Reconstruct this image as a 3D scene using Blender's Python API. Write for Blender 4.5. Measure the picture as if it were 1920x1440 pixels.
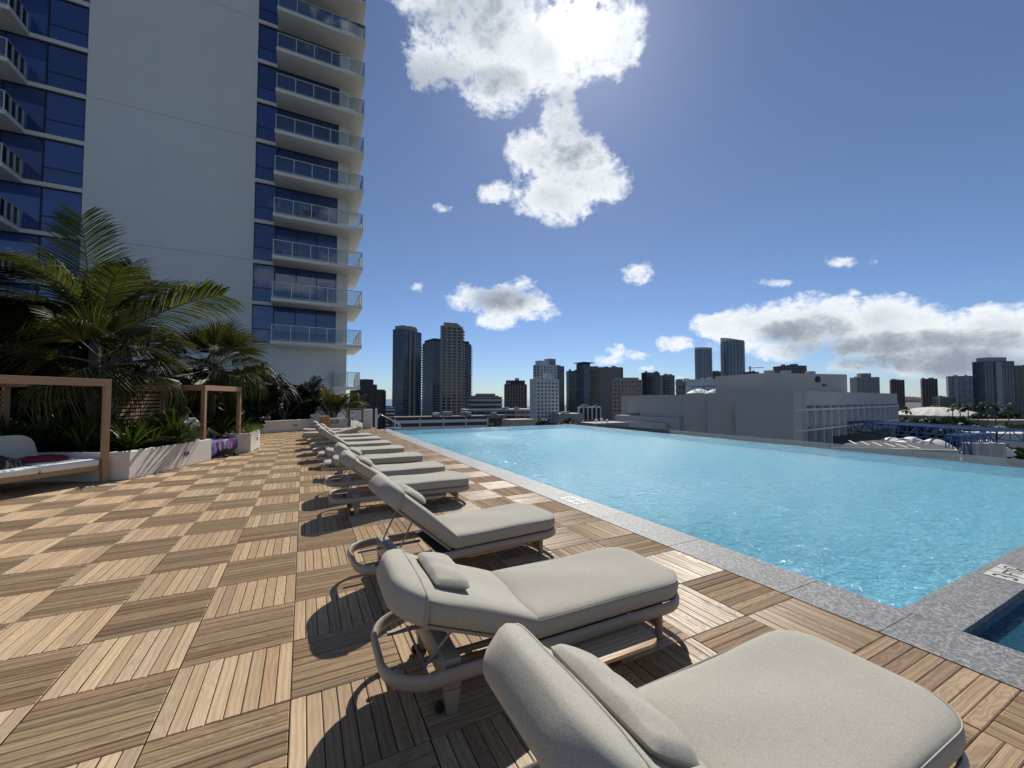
import bpy, bmesh, math, random
import numpy as np
from mathutils import Vector, Matrix
R_ = math.radians
random.seed(7); rng = np.random.default_rng(7)
for o in list(bpy.data.objects): bpy.data.objects.remove(o)
SC = bpy.context.scene
COL = SC.collection

# ------------------------------------------------------------------ camera
CAM_H, YAW, PITCH, FPX = 1.64, R_(27.2), R_(2.1), 760.0
cd = bpy.data.cameras.new('camera'); cam = bpy.data.objects.new('camera', cd); COL.objects.link(cam)
cd.sensor_fit = 'HORIZONTAL'; cd.sensor_width = 36.0; cd.lens = FPX/1920*36.0
cd.clip_start = 0.05; cd.clip_end = 60000
cam.location = (0, 0, CAM_H); cam.rotation_euler = (math.pi/2 + PITCH, 0, -YAW)
SC.camera = cam
_F = Vector((math.sin(YAW)*math.cos(PITCH), math.cos(YAW)*math.cos(PITCH), math.sin(PITCH)))
_R = Vector((math.cos(YAW), -math.sin(YAW), 0)); _U = _R.cross(_F)
def ray(px, py): return _F + _R*((px-960)/FPX) - _U*((py-720)/FPX)
def P(px, py, D): return Vector((0, 0, CAM_H)) + ray(px, py)*D          # a place D metres deep
def PZ(px, py, z):
    d = ray(px, py); t = (z-CAM_H)/d.z; return Vector((d.x*t, d.y*t, z))
def PY(px, py, Y):
    d = ray(px, py); t = Y/d.y; return Vector((d.x*t, Y, CAM_H+d.z*t))
def pix(p):
    q = Vector(p)-Vector((0, 0, CAM_H)); w = q.dot(_F)
    return (960+FPX*q.dot(_R)/w, 720-FPX*q.dot(_U)/w, w)

# ------------------------------------------------------------------ light, sky, exposure
SUN_AZ, SUN_EL = R_(36.8), R_(44.3)
sd = bpy.data.lights.new('sun', 'SUN'); sun = bpy.data.objects.new('sun', sd); COL.objects.link(sun)
sd.energy = 4.6; sd.angle = R_(0.55); sd.color = (1.0, 0.955, 0.88)
SDIR = Vector((math.sin(SUN_AZ)*math.cos(SUN_EL), math.cos(SUN_AZ)*math.cos(SUN_EL), math.sin(SUN_EL)))
sun.rotation_euler = SDIR.to_track_quat('Z', 'Y').to_euler(); sun.location = SDIR*50
SC.view_settings.view_transform = 'Standard'; SC.view_settings.look = 'None'
SC.view_settings.exposure = 0.2; SC.view_settings.gamma = 1.0
try: SC.view_settings.use_curve_mapping = False
except Exception: pass
SC.render.engine = 'CYCLES'
cy = SC.cycles
cy.use_denoising = True
try: cy.denoiser = 'OPENIMAGEDENOISE'; cy.denoising_input_passes = 'RGB_ALBEDO_NORMAL'
except Exception: pass
cy.max_bounces = 8; cy.diffuse_bounces = 4; cy.glossy_bounces = 4; cy.transparent_max_bounces = 12; cy.transmission_bounces = 6
cy.caustics_reflective = False; cy.caustics_refractive = False
cy.sample_clamp_indirect = 6.0; cy.sample_clamp_direct = 0.0

class NT:
    """small helper for writing node trees"""
    def __init__(s, tree): s.t = tree; s.n = tree.nodes; s.l = tree.links
    def set(s, sock, v):
        if v is None: return
        if hasattr(v, 'is_output') or isinstance(v, bpy.types.NodeSocket): s.l.new(v, sock)
        else: sock.default_value = v
    def node(s, typ, ins=None, **kw):
        n = s.n.new(typ)
        for k, v in kw.items(): setattr(n, k, v)
        for k, v in (ins or {}).items(): s.set(n.inputs[k], v)
        return n
    def m(s, op, a, b=None, c=None, clamp=False):
        n = s.n.new('ShaderNodeMath'); n.operation = op; n.use_clamp = clamp
        s.set(n.inputs[0], a); s.set(n.inputs[1], b); s.set(n.inputs[2], c)
        return n.outputs[0]
    def vm(s, op, a, b=None, scale=None):
        n = s.n.new('ShaderNodeVectorMath'); n.operation = op
        s.set(n.inputs[0], a)
        if b is not None: s.set(n.inputs[1], b)
        if scale is not None: s.set(n.inputs['Scale'], scale)
        return n.outputs['Value'] if op in ('DOT_PRODUCT', 'LENGTH', 'DISTANCE') else n.outputs[0]
    def mapr(s, v, a, b, c=0.0, d=1.0, smooth=True):
        n = s.n.new('ShaderNodeMapRange'); n.interpolation_type = 'SMOOTHSTEP' if smooth else 'LINEAR'
        s.set(n.inputs[0], v)
        for i, x in enumerate((a, b, c, d)): s.set(n.inputs[i+1], x)
        return n.outputs[0]
    def mix(s, f, a, b, blend='MIX'):
        n = s.n.new('ShaderNodeMix'); n.data_type = 'RGBA'; n.blend_type = blend
        s.set(n.inputs[0], f); s.set(n.inputs[6], a); s.set(n.inputs[7], b)
        return n.outputs[2]
    def noise(s, vec, scale, detail=2.0, rough=0.5, dist=0.0, out='Fac'):
        n = s.n.new('ShaderNodeTexNoise'); s.set(n.inputs['Vector'], vec)
        for k, v in (('Scale', scale), ('Detail', detail), ('Roughness', rough), ('Distortion', dist)): s.set(n.inputs[k], v)
        return n.outputs[out]
    def ramp(s, v, stops):
        n = s.n.new('ShaderNodeValToRGB'); e = n.color_ramp.elements
        while len(e) < len(stops): e.new(0.5)
        for x, (p, c) in zip(e, stops): x.position = p; x.color = (*c, 1) if len(c) == 3 else c
        s.set(n.inputs[0], v); return n.outputs[0]
    def xyz(s, a, b, c):
        n = s.n.new('ShaderNodeCombineXYZ')
        for i, v in enumerate((a, b, c)): s.set(n.inputs[i], v)
        return n.outputs[0]
    def sep(s, v):
        n = s.n.new('ShaderNodeSeparateXYZ'); s.set(n.inputs[0], v); return n.outputs
def rgb(r, g, b): return (r, g, b, 1.0)

CB=[(17.95,41.16,0.1440,0.0014,0.0193,-0.2417,1.00),(24.86,43.05,0.0869,0.0002,0.0038,-0.1933,1.20),(31.09,42.14,0.1085,-0.0005,-0.0075,-0.2263,1.20),(37.97,42.13,0.1163,-0.0014,-0.0214,-0.2296,1.10),(41.69,42.15,0.1956,-0.0032,-0.0331,-0.2588,0.90),(24.88,38.22,0.1729,0.0004,0.0066,-0.3389,0.90),(19.42,46.07,0.0878,0.0009,0.0245,-0.3685,1.00),(34.98,46.84,0.0664,-0.0007,-0.0216,-0.3308,1.00),(32.62,39.80,0.1450,-0.0008,-0.0164,-0.3544,0.90),(34.28,35.13,0.2858,-0.0019,-0.0213,-0.3655,1.00),(34.11,33.37,0.2532,-0.0016,-0.0203,-0.3656,1.10),(30.28,31.85,0.1977,-0.0005,-0.0077,-0.3204,1.10),(35.00,30.50,0.1476,-0.0010,-0.0136,-0.2307,1.35),(33.32,26.70,0.1394,-0.0007,-0.0110,-0.2603,1.30),(39.17,28.14,0.2063,-0.0020,-0.0283,-0.3228,1.10),(24.90,27.43,0.3109,0.0006,0.0111,-0.6771,0.80),(34.90,37.24,0.5258,-0.0040,-0.0372,-0.5716,0.50),(21.14,13.91,0.2562,0.0010,0.0114,-0.4642,0.85),(26.06,13.62,0.1834,0.0001,0.0015,-0.3293,1.00),(29.48,13.25,0.2401,-0.0004,-0.0034,-0.3833,0.90),(24.92,11.21,0.2643,0.0004,0.0047,-0.6191,0.70),(32.50,11.76,0.4747,-0.0017,-0.0181,-0.9791,0.50),(29.10,15.77,0.4386,-0.0006,-0.0055,-0.6391,0.70),(44.63,16.65,0.4002,-0.0047,-0.0580,-0.6739,0.75),(59.73,13.65,0.4605,-0.0095,-0.2650,-1.8152,0.50),(66.74,14.82,0.6090,-0.0151,-0.2820,-1.3827,0.65),(69.14,14.21,1.6832,-0.0436,-0.6605,-3.0895,0.30),(67.55,11.37,1.2525,-0.0308,-0.3650,-2.2236,0.40),(71.30,10.62,1.8126,-0.0476,-0.5496,-3.1309,0.35),(14.11,15.18,0.9888,0.0087,0.0843,-1.4347,0.35),(16.96,25.21,0.8415,0.0066,0.1385,-1.9908,0.25),(48.50,7.35,0.3307,-0.0045,-0.0393,-0.7972,0.70),(42.35,6.53,0.3941,-0.0038,-0.0301,-0.9873,0.60),(40.56,5.27,0.3883,-0.0033,-0.0247,-1.1395,0.55),(43.40,5.99,0.3585,-0.0037,-0.0348,-1.1561,0.50),(49.40,1.94,0.3867,-0.0054,-0.0141,-1.0233,0.40),(30.21,0.97,0.4436,-0.0009,-0.0005,-0.5317,0.35),(45.44,4.14,1.0480,-0.0121,-0.0553,-2.3301,0.35),(53.90,9.25,0.3301,-0.0056,-0.0428,-0.5381,0.85),(58.54,8.85,0.2122,-0.0041,-0.0301,-0.3277,1.05),(64.23,8.28,0.1873,-0.0042,-0.0298,-0.2798,1.20),(69.61,7.94,0.2185,-0.0055,-0.0409,-0.3292,1.15),(66.17,10.10,0.3614,-0.0086,-0.0862,-0.6192,0.80),(72.39,7.85,0.3771,-0.0100,-0.0804,-0.5918,0.90),(69.57,6.01,0.1600,-0.0040,-0.0337,-0.3600,1.20),(74.49,5.01,0.1670,-0.0045,-0.0331,-0.3557,1.25),(77.80,6.13,0.2705,-0.0077,-0.0538,-0.4183,1.20),(80.63,4.85,0.2454,-0.0073,-0.0314,-0.2782,1.20),(76.44,2.60,0.2373,-0.0066,-0.0408,-0.7802,1.00),(71.50,3.12,0.2338,-0.0060,-0.0444,-0.8415,0.90),(60.12,6.19,0.2079,-0.0042,-0.0364,-0.5288,0.80),(67.37,3.62,0.2510,-0.0060,-0.0459,-0.8674,0.80),(56.24,7.10,0.2876,-0.0052,-0.0414,-0.6109,0.75),(79.89,7.68,0.2958,-0.0088,-0.2713,-1.5682,0.50),(84.74,3.97,0.2834,-0.0088,-0.0296,-0.2741,1.20),]
CG=[(17.21,39.49,0.3162,0.0033,0.0613,-0.7105,0.25),(22.53,44.24,0.1618,0.0009,0.0163,-0.4030,0.35),(34.50,33.89,0.5983,-0.0039,-0.0219,-0.3700,0.25),(35.23,30.78,0.3680,-0.0025,-0.0215,-0.3480,0.20),(25.68,13.84,0.2128,0.0002,0.0038,-0.6293,0.75),(61.20,7.67,0.3483,-0.0072,-0.0652,-0.7329,0.75),(64.70,7.64,0.3483,-0.0079,-0.0606,-0.6014,0.60),(67.42,5.63,0.1500,-0.0036,-0.0544,-0.6693,0.60),(73.44,5.63,0.1823,-0.0049,-0.1075,-1.0662,0.55),(69.51,3.79,0.2006,-0.0050,-0.0484,-0.8148,0.75),(75.14,3.43,0.2089,-0.0057,-0.0382,-0.5816,0.95),(79.75,2.65,0.2536,-0.0074,-0.0436,-0.7257,0.80),(77.77,5.17,0.2706,-0.0077,-0.1133,-1.0433,0.50),(24.87,38.95,0.3231,0.0008,0.0164,-0.8291,0.30),]

def build_world():
    W = bpy.data.worlds.new('World'); SC.world = W; W.use_nodes = True
    T = NT(W.node_tree); T.n.clear()
    out = T.node('ShaderNodeOutputWorld')
    sky = T.n.new('ShaderNodeTexSky'); sky.sky_type = 'NISHITA'; sky.sun_disc = False
    sky.sun_elevation = SUN_EL; sky.sun_rotation = SUN_AZ
    sky.altitude = 30; sky.air_density = 1.0; sky.dust_density = 0.14; sky.ozone_density = 2.6
    d = T.vm('NORMALIZE', T.node('ShaderNodeTexCoord').outputs['Generated'])
    x, y, z = T.sep(d)
    az = T.m('MULTIPLY', T.m('ARCTAN2', x, y), 180/math.pi)
    el = T.m('MULTIPLY', T.m('ARCSINE', z), 180/math.pi)
    p = T.xyz(az, el, 1.0)
    def field(L):
        f = None
        for (a, e, i00, i01, i10, i11, w) in L:
            u = T.vm('DOT_PRODUCT', p, (i00, i01, -(i00*a+i01*e)))
            v = T.vm('DOT_PRODUCT', p, (i10, i11, -(i10*a+i11*e)))
            q = T.m('MULTIPLY_ADD', u, u, T.m('MULTIPLY', v, v))
            g = T.m('MULTIPLY_ADD', q, -w, w)
            f = g if f is None else T.m('SMOOTH_MAX', f, g, 0.25)
        return f
    CBf = field(CB)
    # other scattered clouds everywhere the photograph does not look
    side = T.m('MAXIMUM', T.mapr(T.m('ABSOLUTE', T.m('SUBTRACT', az, 27.0)), 70, 95), T.mapr(el, 52, 62))
    flat = T.vm('DIVIDE', d, T.xyz(T.m('MAXIMUM', T.m('ADD', z, 0.12), 0.05), T.m('MAXIMUM', T.m('ADD', z, 0.12), 0.05), 1.0))
    oth = T.m('MULTIPLY', T.m('SUBTRACT', T.noise(flat, 1.3, 2, 0.5), 0.56), 5.0)
    oth = T.m('ADD', T.m('MULTIPLY', oth, side), T.m('MULTIPLY', T.m('SUBTRACT', 1.0, side), -3.0))
    fld = T.m('MAXIMUM', CBf, oth)
    st = T.vm('MULTIPLY', d, (1.0, 1.0, 1.35))
    wob = T.vm('ADD', st, T.vm('SCALE', T.vm('SUBTRACT', T.noise(st, 14, 3, 0.6, out='Color'), (0.5, 0.5, 0.5)), scale=0.035))
    n1 = T.m('SUBTRACT', T.noise(wob, 11, 9, 0.62), 0.5)
    n2 = T.m('SUBTRACT', T.noise(wob, 34, 7, 0.60), 0.5)
    n3 = T.m('SUBTRACT', T.noise(wob, 105, 4, 0.5), 0.5)
    nn = T.m('ADD', T.m('MULTIPLY', n1, 2.1), T.m('ADD', T.m('MULTIPLY', n2, 1.7), T.m('MULTIPLY', n3, 0.6)))
    inside = T.mapr(fld, -1.1, -0.2)
    dens = T.m('ADD', fld, T.m('MULTIPLY', nn, inside))
    alpha = T.m('POWER', T.mapr(dens, 0.04, 0.95), 0.85)
    soft = T.m('ADD', fld, T.m('ADD', T.m('MULTIPLY', n1, 1.6), T.m('MULTIPLY', n2, 0.7)))
    gray = T.m('MAXIMUM', field(CG), T.m('MULTIPLY', T.m('SUBTRACT', oth, 0.5), 0.5))
    gray = T.m('ADD', gray, T.m('ADD', T.m('MULTIPLY', n1, 2.2), T.m('ADD', T.m('MULTIPLY', n2, 1.5), T.m('MULTIPLY', n3, 0.5))))
    thick = T.m('MULTIPLY', T.mapr(soft, 0.35, 1.7), 0.48)
    thick = T.m('MINIMUM', T.m('MAXIMUM', thick, T.mapr(gray, -0.75, 1.15)), 1.0)
    cc = T.ramp(thick, [(0.0, (0.86, 0.89, 0.93)), (0.3, (0.66, 0.70, 0.74)), (0.65, (0.43, 0.475, 0.53)), (1.0, (0.26, 0.30, 0.365))])
    g = T.m('MAXIMUM', T.vm('DOT_PRODUCT', d, tuple(SDIR)), 0.0)
    glow = T.m('ADD', T.m('MULTIPLY', T.m('POWER', g, 1400.0), 2.2), T.m('MULTIPLY', T.m('POWER', g, 160.0), 0.12))
    cloud_col = T.mix(1.0, cc, T.xyz(glow, T.m('MULTIPLY', glow, 0.97), T.m('MULTIPLY', glow, 0.9)), 'ADD')
    b1 = T.node('ShaderNodeBackground', {'Color': T.mix(1.0, sky.outputs[0], T.mix(T.mapr(el, -2, 26), rgb(0.57, 0.71, 0.98), rgb(*SKY_TINT)), 'MULTIPLY'), 'Strength': SKY_STR})
    halo = T.m('MULTIPLY', T.m('POWER', g, 60.0), 0.10)
    b2 = T.node('ShaderNodeBackground', {'Color': T.xyz(halo, halo, halo), 'Strength': 1.0})
    add = T.node('ShaderNodeAddShader', {0: b1.outputs[0], 1: b2.outputs[0]})
    b3 = T.node('ShaderNodeBackground', {'Color': cloud_col, 'Strength': 1.0})
    above = T.mapr(el, -0.5, 0.6)
    mx = T.node('ShaderNodeMixShader', {0: T.m('MULTIPLY', alpha, above), 1: add.outputs[0], 2: b3.outputs[0]})
    T.l.new(mx.outputs[0], out.inputs[0])
    W.cycles.sampling_method = 'MANUAL'; W.cycles.sample_map_resolution = 1024
SKY_STR = 0.085
SKY_TINT = (0.675, 0.69, 0.785)
build_world()

# ------------------------------------------------------------------ mesh helpers
class MB:
    def __init__(s): s.v = []; s.f = []; s.mi = []; s.uv = []; s.pv = []; s.n = 0; s.m = 0
    def add(s, vs, fs, m=None):
        s.v.extend([tuple(p) for p in vs]); s.f.extend([tuple(i+s.n for i in f) for f in fs]); s.mi.extend([s.m if m is None else m]*len(fs)); s.n += len(vs)
        return s
    def box(s, x0, x1, y0, y1, z0, z1, M=None, m=None):
        vs = [(x, y, z) for z in (z0, z1) for x, y in ((x0, y0), (x1, y0), (x1, y1), (x0, y1))]
        if M is not None: vs = [M @ Vector(p) for p in vs]
        return s.add(vs, [(3, 2, 1, 0), (4, 5, 6, 7), (0, 1, 5, 4), (1, 2, 6, 5), (2, 3, 7, 6), (3, 0, 4, 7)], m)
    def prism(s, pts, z0, z1, M=None, m=None):
        n = len(pts); vs = [(p[0], p[1], z0) for p in pts] + [(p[0], p[1], z1) for p in pts]
        if M is not None: vs = [M @ Vector(p) for p in vs]
        return s.add(vs, [tuple(range(n-1, -1, -1)), tuple(range(n, 2*n))] + [(i, (i+1) % n, (i+1) % n+n, i+n) for i in range(n)], m)
    def bar(s, a, b, w, h=None, m=None, up=(0, 0, 1)):
        a = Vector(a); b = Vector(b); h = w if h is None else h; d = (b-a); L = d.length
        if L < 1e-6: return s
        d /= L; u = Vector(up)
        if abs(d.dot(u)) > 0.98: u = Vector((0, 1, 0))
        sx = d.cross(u).normalized(); u = sx.cross(d)
        vs = [p + sx*(i*w/2) + u*(j*h/2) for p in (a, b) for i, j in ((-1, -1), (1, -1), (1, 1), (-1, 1))]
        return s.add(vs, [(0, 1, 2, 3), (7, 6, 5, 4), (1, 0, 4, 5), (2, 1, 5, 6), (3, 2, 6, 7), (0, 3, 7, 4)], m)
    def tube(s, pts, r, n=8, closed=False, caps=True, m=None, sq=1.0):
        pts = [Vector(p) for p in pts]; N = len(pts)
        rs = r if isinstance(r, (list, tuple)) else [r]*N
        vs = []; u = None
        for i, p in enumerate(pts):
            a = pts[(i-1) % N] if closed or i > 0 else p; b = pts[(i+1) % N] if closed or i < N-1 else p
            t = (b-a).normalized()
            if u is None:
                u = Vector((0, 0, 1)) if abs(t.z) < 0.9 else Vector((1, 0, 0))
            u = (u - t*u.dot(t)).normalized(); w = t.cross(u)
            for k in range(n):
                an = 2*math.pi*k/n
                vs.append(p + w*(math.cos(an)*rs[i]) + u*(math.sin(an)*rs[i]*sq))
        fs = []
        for i in range(N if closed else N-1):
            j = (i+1) % N
            for k in range(n):
                l = (k+1) % n; fs.append((i*n+k, i*n+l, j*n+l, j*n+k))
        if caps and not closed: fs += [tuple(range(n-1, -1, -1)), tuple(range((N-1)*n, N*n))]
        return s.add(vs, fs, m)
    def rings(s, rings, cap0=True, cap1=True, m=None):
        n = len(rings[0]); vs = [p for r in rings for p in r]; fs = []
        for i in range(len(rings)-1):
            for k in range(n):
                l = (k+1) % n; fs.append((i*n+k, i*n+l, (i+1)*n+l, (i+1)*n+k))
        if cap0: fs.append(tuple(range(n-1, -1, -1)))
        if cap1: fs.append(tuple(range((len(rings)-1)*n, len(rings)*n)))
        return s.add(vs, fs, m)
    def xform(s, M): s.v = [tuple(M @ Vector(p)) for p in s.v]; return s
    def mesh(s, name, mats, smooth=None, bevel=0.0):
        me = bpy.data.meshes.new(name); me.from_pydata(s.v, [], s.f)
        for m in (mats if isinstance(mats, (list, tuple)) else [mats]): me.materials.append(m)
        if any(s.mi): me.polygons.foreach_set('material_index', s.mi)
        if bevel:
            bm = bmesh.new(); bm.from_mesh(me)
            es = [e for e in bm.edges if len(e.link_faces) == 2 and e.calc_face_angle(0) > 0.5]
            bmesh.ops.bevel(bm, geom=es, offset=bevel, segments=2, profile=0.6, affect='EDGES', clamp_overlap=True)
            bm.to_mesh(me); bm.free()
        if smooth is not None:
            me.polygons.foreach_set('use_smooth', [True]*len(me.polygons))
            me.set_sharp_from_angle(angle=R_(smooth))
        me.update(); return me
    def obj(s, name, mats, parent=None, smooth=None, bevel=0.0, loc=None):
        return link(name, s.mesh(name, mats, smooth, bevel), parent, loc)
def link(name, me, parent=None, loc=None):
    o = bpy.data.objects.new(name, me); COL.objects.link(o)
    if parent is not None: o.parent = parent
    if loc is not None: o.location = loc
    return o
def tag(o, label=None, cat=None, group=None, kind=None):
    if label: o['label'] = label
    if cat: o['category'] = cat
    if group: o['group'] = group
    if kind: o['kind'] = kind
    return o
def empty(name, loc, rz=0.0, label=None, cat=None, group=None):
    o = bpy.data.objects.new(name, None); COL.objects.link(o); o.location = loc; o.rotation_euler = (0, 0, rz)
    o.empty_display_size = 0.2
    return tag(o, label, cat, group)
def copy_tree(o, parent=None):
    c = o.copy(); COL.objects.link(c)
    if parent is not None: c.parent = parent
    for ch in list(o.children): copy_tree(ch, c)
    return c
def stuff(o): o['kind'] = 'stuff'; return o
def structure(o): o['kind'] = 'structure'; return o
_txt = {}
def text_mesh(s, size, extrude=0.0012):
    cu = bpy.data.curves.new('lettering', 'FONT'); cu.body = s; cu.size = size; cu.extrude = extrude; cu.align_x = 'CENTER'; cu.align_y = 'CENTER'
    t = bpy.data.objects.new('lettering', cu); COL.objects.link(t)
    dg = bpy.context.evaluated_depsgraph_get(); me = bpy.data.meshes.new_from_object(t.evaluated_get(dg))
    bpy.data.objects.remove(t); bpy.data.curves.remove(cu)
    me.materials.clear(); return me

# ------------------------------------------------------------------ materials
def mat(name, base=(0.5, 0.5, 0.5), rough=0.6, metal=0.0, spec=0.5, fn=None):
    m = bpy.data.materials.new(name); m.use_nodes = True; T = NT(m.node_tree); b = T.n['Principled BSDF']
    b.inputs['Base Color'].default_value = rgb(*base); b.inputs['Roughness'].default_value = rough
    b.inputs['Metallic'].default_value = metal; b.inputs['Specular IOR Level'].default_value = spec
    if fn: fn(T, b)
    return m
def co(T): return T.node('ShaderNodeTexCoord').outputs['Object']
def wpos(T): return T.node('ShaderNodeNewGeometry').outputs['Position']
def bump(T, b, h, strength=0.3, dist=0.01):
    n = T.node('ShaderNodeBump', {'Strength': strength, 'Distance': dist, 'Height': h}); T.l.new(n.outputs[0], b.inputs['Normal'])
def weathered(base, rough=0.8, amt=0.25, scale=1.2, fine=40, bs=0.15, streak=0.0):
    def fn(T, b):
        p = wpos(T); n = T.noise(p, scale, 5, 0.6); n2 = T.noise(p, fine, 3, 0.6)
        f = T.m('ADD', T.m('MULTIPLY', T.m('SUBTRACT', n, 0.5), amt*2), T.m('MULTIPLY', T.m('SUBTRACT', n2, 0.5), amt*0.6))
        if streak: f = T.m('SUBTRACT', f, T.m('MULTIPLY', T.mapr(T.noise(T.vm('MULTIPLY', p, (0.9, 0.9, 0.045)), 1.0, 4, 0.65), 0.45, 0.8), streak))
        c = T.mix(1.0, rgb(*base), T.xyz(T.m('ADD', 1.0, f), T.m('ADD', 1.0, f), T.m('ADD', 1.0, f)), 'MULTIPLY')
        T.l.new(c, b.inputs['Base Color']); bump(T, b, n2, bs, 0.004)
    return fn
M = {}
def plain(name, base, rough=0.6, metal=0.0, amt=0.2, scale=1.2, fine=40, bs=0.1, spec=0.5, streak=0.0):
    M[name] = mat(name, base, rough, metal, spec, weathered(base, rough, amt, scale, fine, bs, streak)); return M[name]

def teak(T, b):
    uv = T.node('ShaderNodeUVMap', uv_map='uv').outputs[0]
    at = T.node('ShaderNodeAttribute', attribute_name='pv').outputs['Color']
    r0, r1, r2 = T.sep(at)
    q = T.vm('ADD', uv, T.xyz(T.m('MULTIPLY', r0, 91.0), T.m('MULTIPLY', r1, 57.0), 0.0))
    u, v, _ = T.sep(q)
    w = T.m('SUBTRACT', T.noise(T.xyz(T.m('MULTIPLY', u, 4.0), T.m('MULTIPLY', v, 13.0), T.m('MULTIPLY', r2, 31.0)), 1.0, 2, 0.5), 0.5)
    fig = T.mapr(r2, 0.45, 1.0, 0.15, 1.0)
    ring = T.m('SINE', T.m('ADD', T.m('MULTIPLY', v, 190.0), T.m('MULTIPLY', w, T.m('MULTIPLY', fig, 58.0))))
    ring = T.mapr(ring, -1, 1)
    fine = T.noise(T.xyz(T.m('MULTIPLY', u, 14.0), T.m('MULTIPLY', v, 420.0), r1), 1.0, 3, 0.6)
    blot = T.noise(T.xyz(T.m('MULTIPLY', u, 5.0), T.m('MULTIPLY', v, 9.0), r2), 1.0, 3, 0.5)
    tone = T.ramp(r0, [(0.0, (0.29, 0.19, 0.105)), (0.3, (0.36, 0.245, 0.136)), (0.65, (0.42, 0.290, 0.164)), (0.9, (0.465, 0.332, 0.193)), (1.0, (0.37, 0.23, 0.125))])
    gr = T.mix(T.mapr(r1, 0.72, 1.0, 0.0, 0.45), tone, rgb(0.37, 0.285, 0.19))
    lum = T.m('ADD', 0.60, T.m('ADD', T.m('MULTIPLY', ring, 0.27), T.m('ADD', T.m('MULTIPLY', fine, 0.18), T.m('MULTIPLY', blot, 0.36))))
    c = T.mix(1.0, gr, T.xyz(lum, T.m('MULTIPLY', lum, 0.99), T.m('MULTIPLY', lum, 0.965)), 'MULTIPLY')
    p = wpos(T); dirt = T.mapr(T.noise(p, 0.8, 4, 0.65), 0.58, 0.78, 0.0, 0.22)
    c = T.mix(dirt, c, rgb(0.16, 0.115, 0.075))
    T.l.new(c, b.inputs['Base Color'])
    T.l.new(T.mapr(T.m('ADD', T.m('MULTIPLY', ring, 0.5), T.m('MULTIPLY', blot, 0.5)), 0.2, 0.8, 0.60, 0.50), b.inputs['Roughness'])
    b.inputs['Anisotropic'].default_value = 0.85
    b.inputs['Specular IOR Level'].default_value = 0.9
    tg = T.node('ShaderNodeTangent', direction_type='UV_MAP', uv_map='uv'); T.l.new(tg.outputs[0], b.inputs['Tangent'])
    b.inputs['Anisotropic Rotation'].default_value = ANISO_ROT
    bump(T, b, T.m('ADD', T.m('MULTIPLY', fine, 0.7), T.m('MULTIPLY', ring, 0.5)), 0.22, 0.003)
ANISO_ROT = 0.25
M['teak'] = mat('teak', (0.35, 0.25, 0.16), 0.5, fn=teak)

def fabric(base):
    def fn(T, b):
        p = co(T); x, y, z = T.sep(p)
        wa = T.noise(T.vm('MULTIPLY', p, (90.0, 520.0, 520.0)), 1.0, 1, 0.5); wb_ = T.noise(T.vm('MULTIPLY', p, (520.0, 90.0, 300.0)), 1.0, 1, 0.5)
        wv = T.m('SUBTRACT', T.m('ADD', wa, wb_), 1.0)
        n = T.noise(p, 260, 2, 0.7); slub = T.noise(T.vm('MULTIPLY', p, (60.0, 420.0, 420.0)), 1.0, 2, 0.6); bl = T.noise(p, 5, 3, 0.5)
        l = T.m('ADD', 0.75, T.m('ADD', T.m('MULTIPLY', n, 0.26), T.m('ADD', T.m('MULTIPLY', slub, 0.16), T.m('MULTIPLY', bl, 0.10))))
        l = T.m('ADD', l, T.m('ADD', T.m('MULTIPLY', wv, 0.34), T.m('MULTIPLY', T.m('SUBTRACT', T.noise(p, 150, 1, 0.5), 0.5), 0.34)))
        T.l.new(T.mix(1.0, rgb(*base), T.xyz(l, l, l), 'MULTIPLY'), b.inputs['Base Color'])
        b.inputs['Sheen Weight'].default_value = 0.12; b.inputs['Sheen Roughness'].default_value = 0.5
        h = T.m('ADD', T.m('MULTIPLY', wv, 1.2), T.m('ADD', n, T.m('ADD', T.m('MULTIPLY', T.noise(p, 9, 2, 0.5), 5.0), T.m('MULTIPLY', T.noise(T.vm('MULTIPLY', p, (26.0, 5.0, 14.0)), 1.0, 3, 0.55, 0.8), 6.0))))
        bump(T, b, h, 0.22, 0.0012)
    return fn
M['cushion'] = mat('cushion_fabric', (0.40, 0.375, 0.33), 0.92, 0, 0.2, fabric((0.365, 0.342, 0.288)))
M['white_cushion'] = mat('white_cushion', (0.7, 0.69, 0.66), 0.9, 0, 0.2, fabric((0.74, 0.73, 0.70)))
plain('taupe_metal', (0.285, 0.252, 0.212), 0.42, 0.0, 0.10, 3.0, 300, 0.05)
plain('tan_metal', (0.345, 0.21, 0.112), 0.45, 0.0, 0.10, 2.0, 200, 0.05)
plain('slat_wood', (0.30, 0.185, 0.105), 0.6, 0.0, 0.3, 6.0, 80, 0.15)
plain('black_plastic', (0.02, 0.02, 0.02), 0.5)
plain('dark_mesh', (0.075, 0.066, 0.058), 0.8)
plain('steel', (0.55, 0.56, 0.57), 0.16, 1.0, 0.06)
plain('stucco', (0.58, 0.545, 0.49), 0.9, 0.0, 0.10, 1.1, 120, 0.35)
plain('tower_white', (0.66, 0.645, 0.61), 0.85, 0.0, 0.06, 0.35, 30, 0.12, streak=0.035)
plain('slab_white', (0.64, 0.615, 0.56), 0.8, 0.0, 0.08, 0.6, 30, 0.1)
plain('rail_metal', (0.50, 0.50, 0.49), 0.35, 0.3, 0.05)
plain('mullion', (0.018, 0.022, 0.032), 0.4)
plain('subfloor', (0.018, 0.015, 0.012), 0.9)
plain('soil', (0.030, 0.021, 0.014), 0.95)
plain('pale_paving', (0.40, 0.39, 0.37), 0.85)
plain('box_wood', (0.36, 0.205, 0.105), 0.6, 0, 0.3, 5, 60)
plain('gate_metal', (0.16, 0.145, 0.125), 0.5)
plain('sign_white', (0.66, 0.67, 0.68), 0.5, 0, 0.04)
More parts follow.
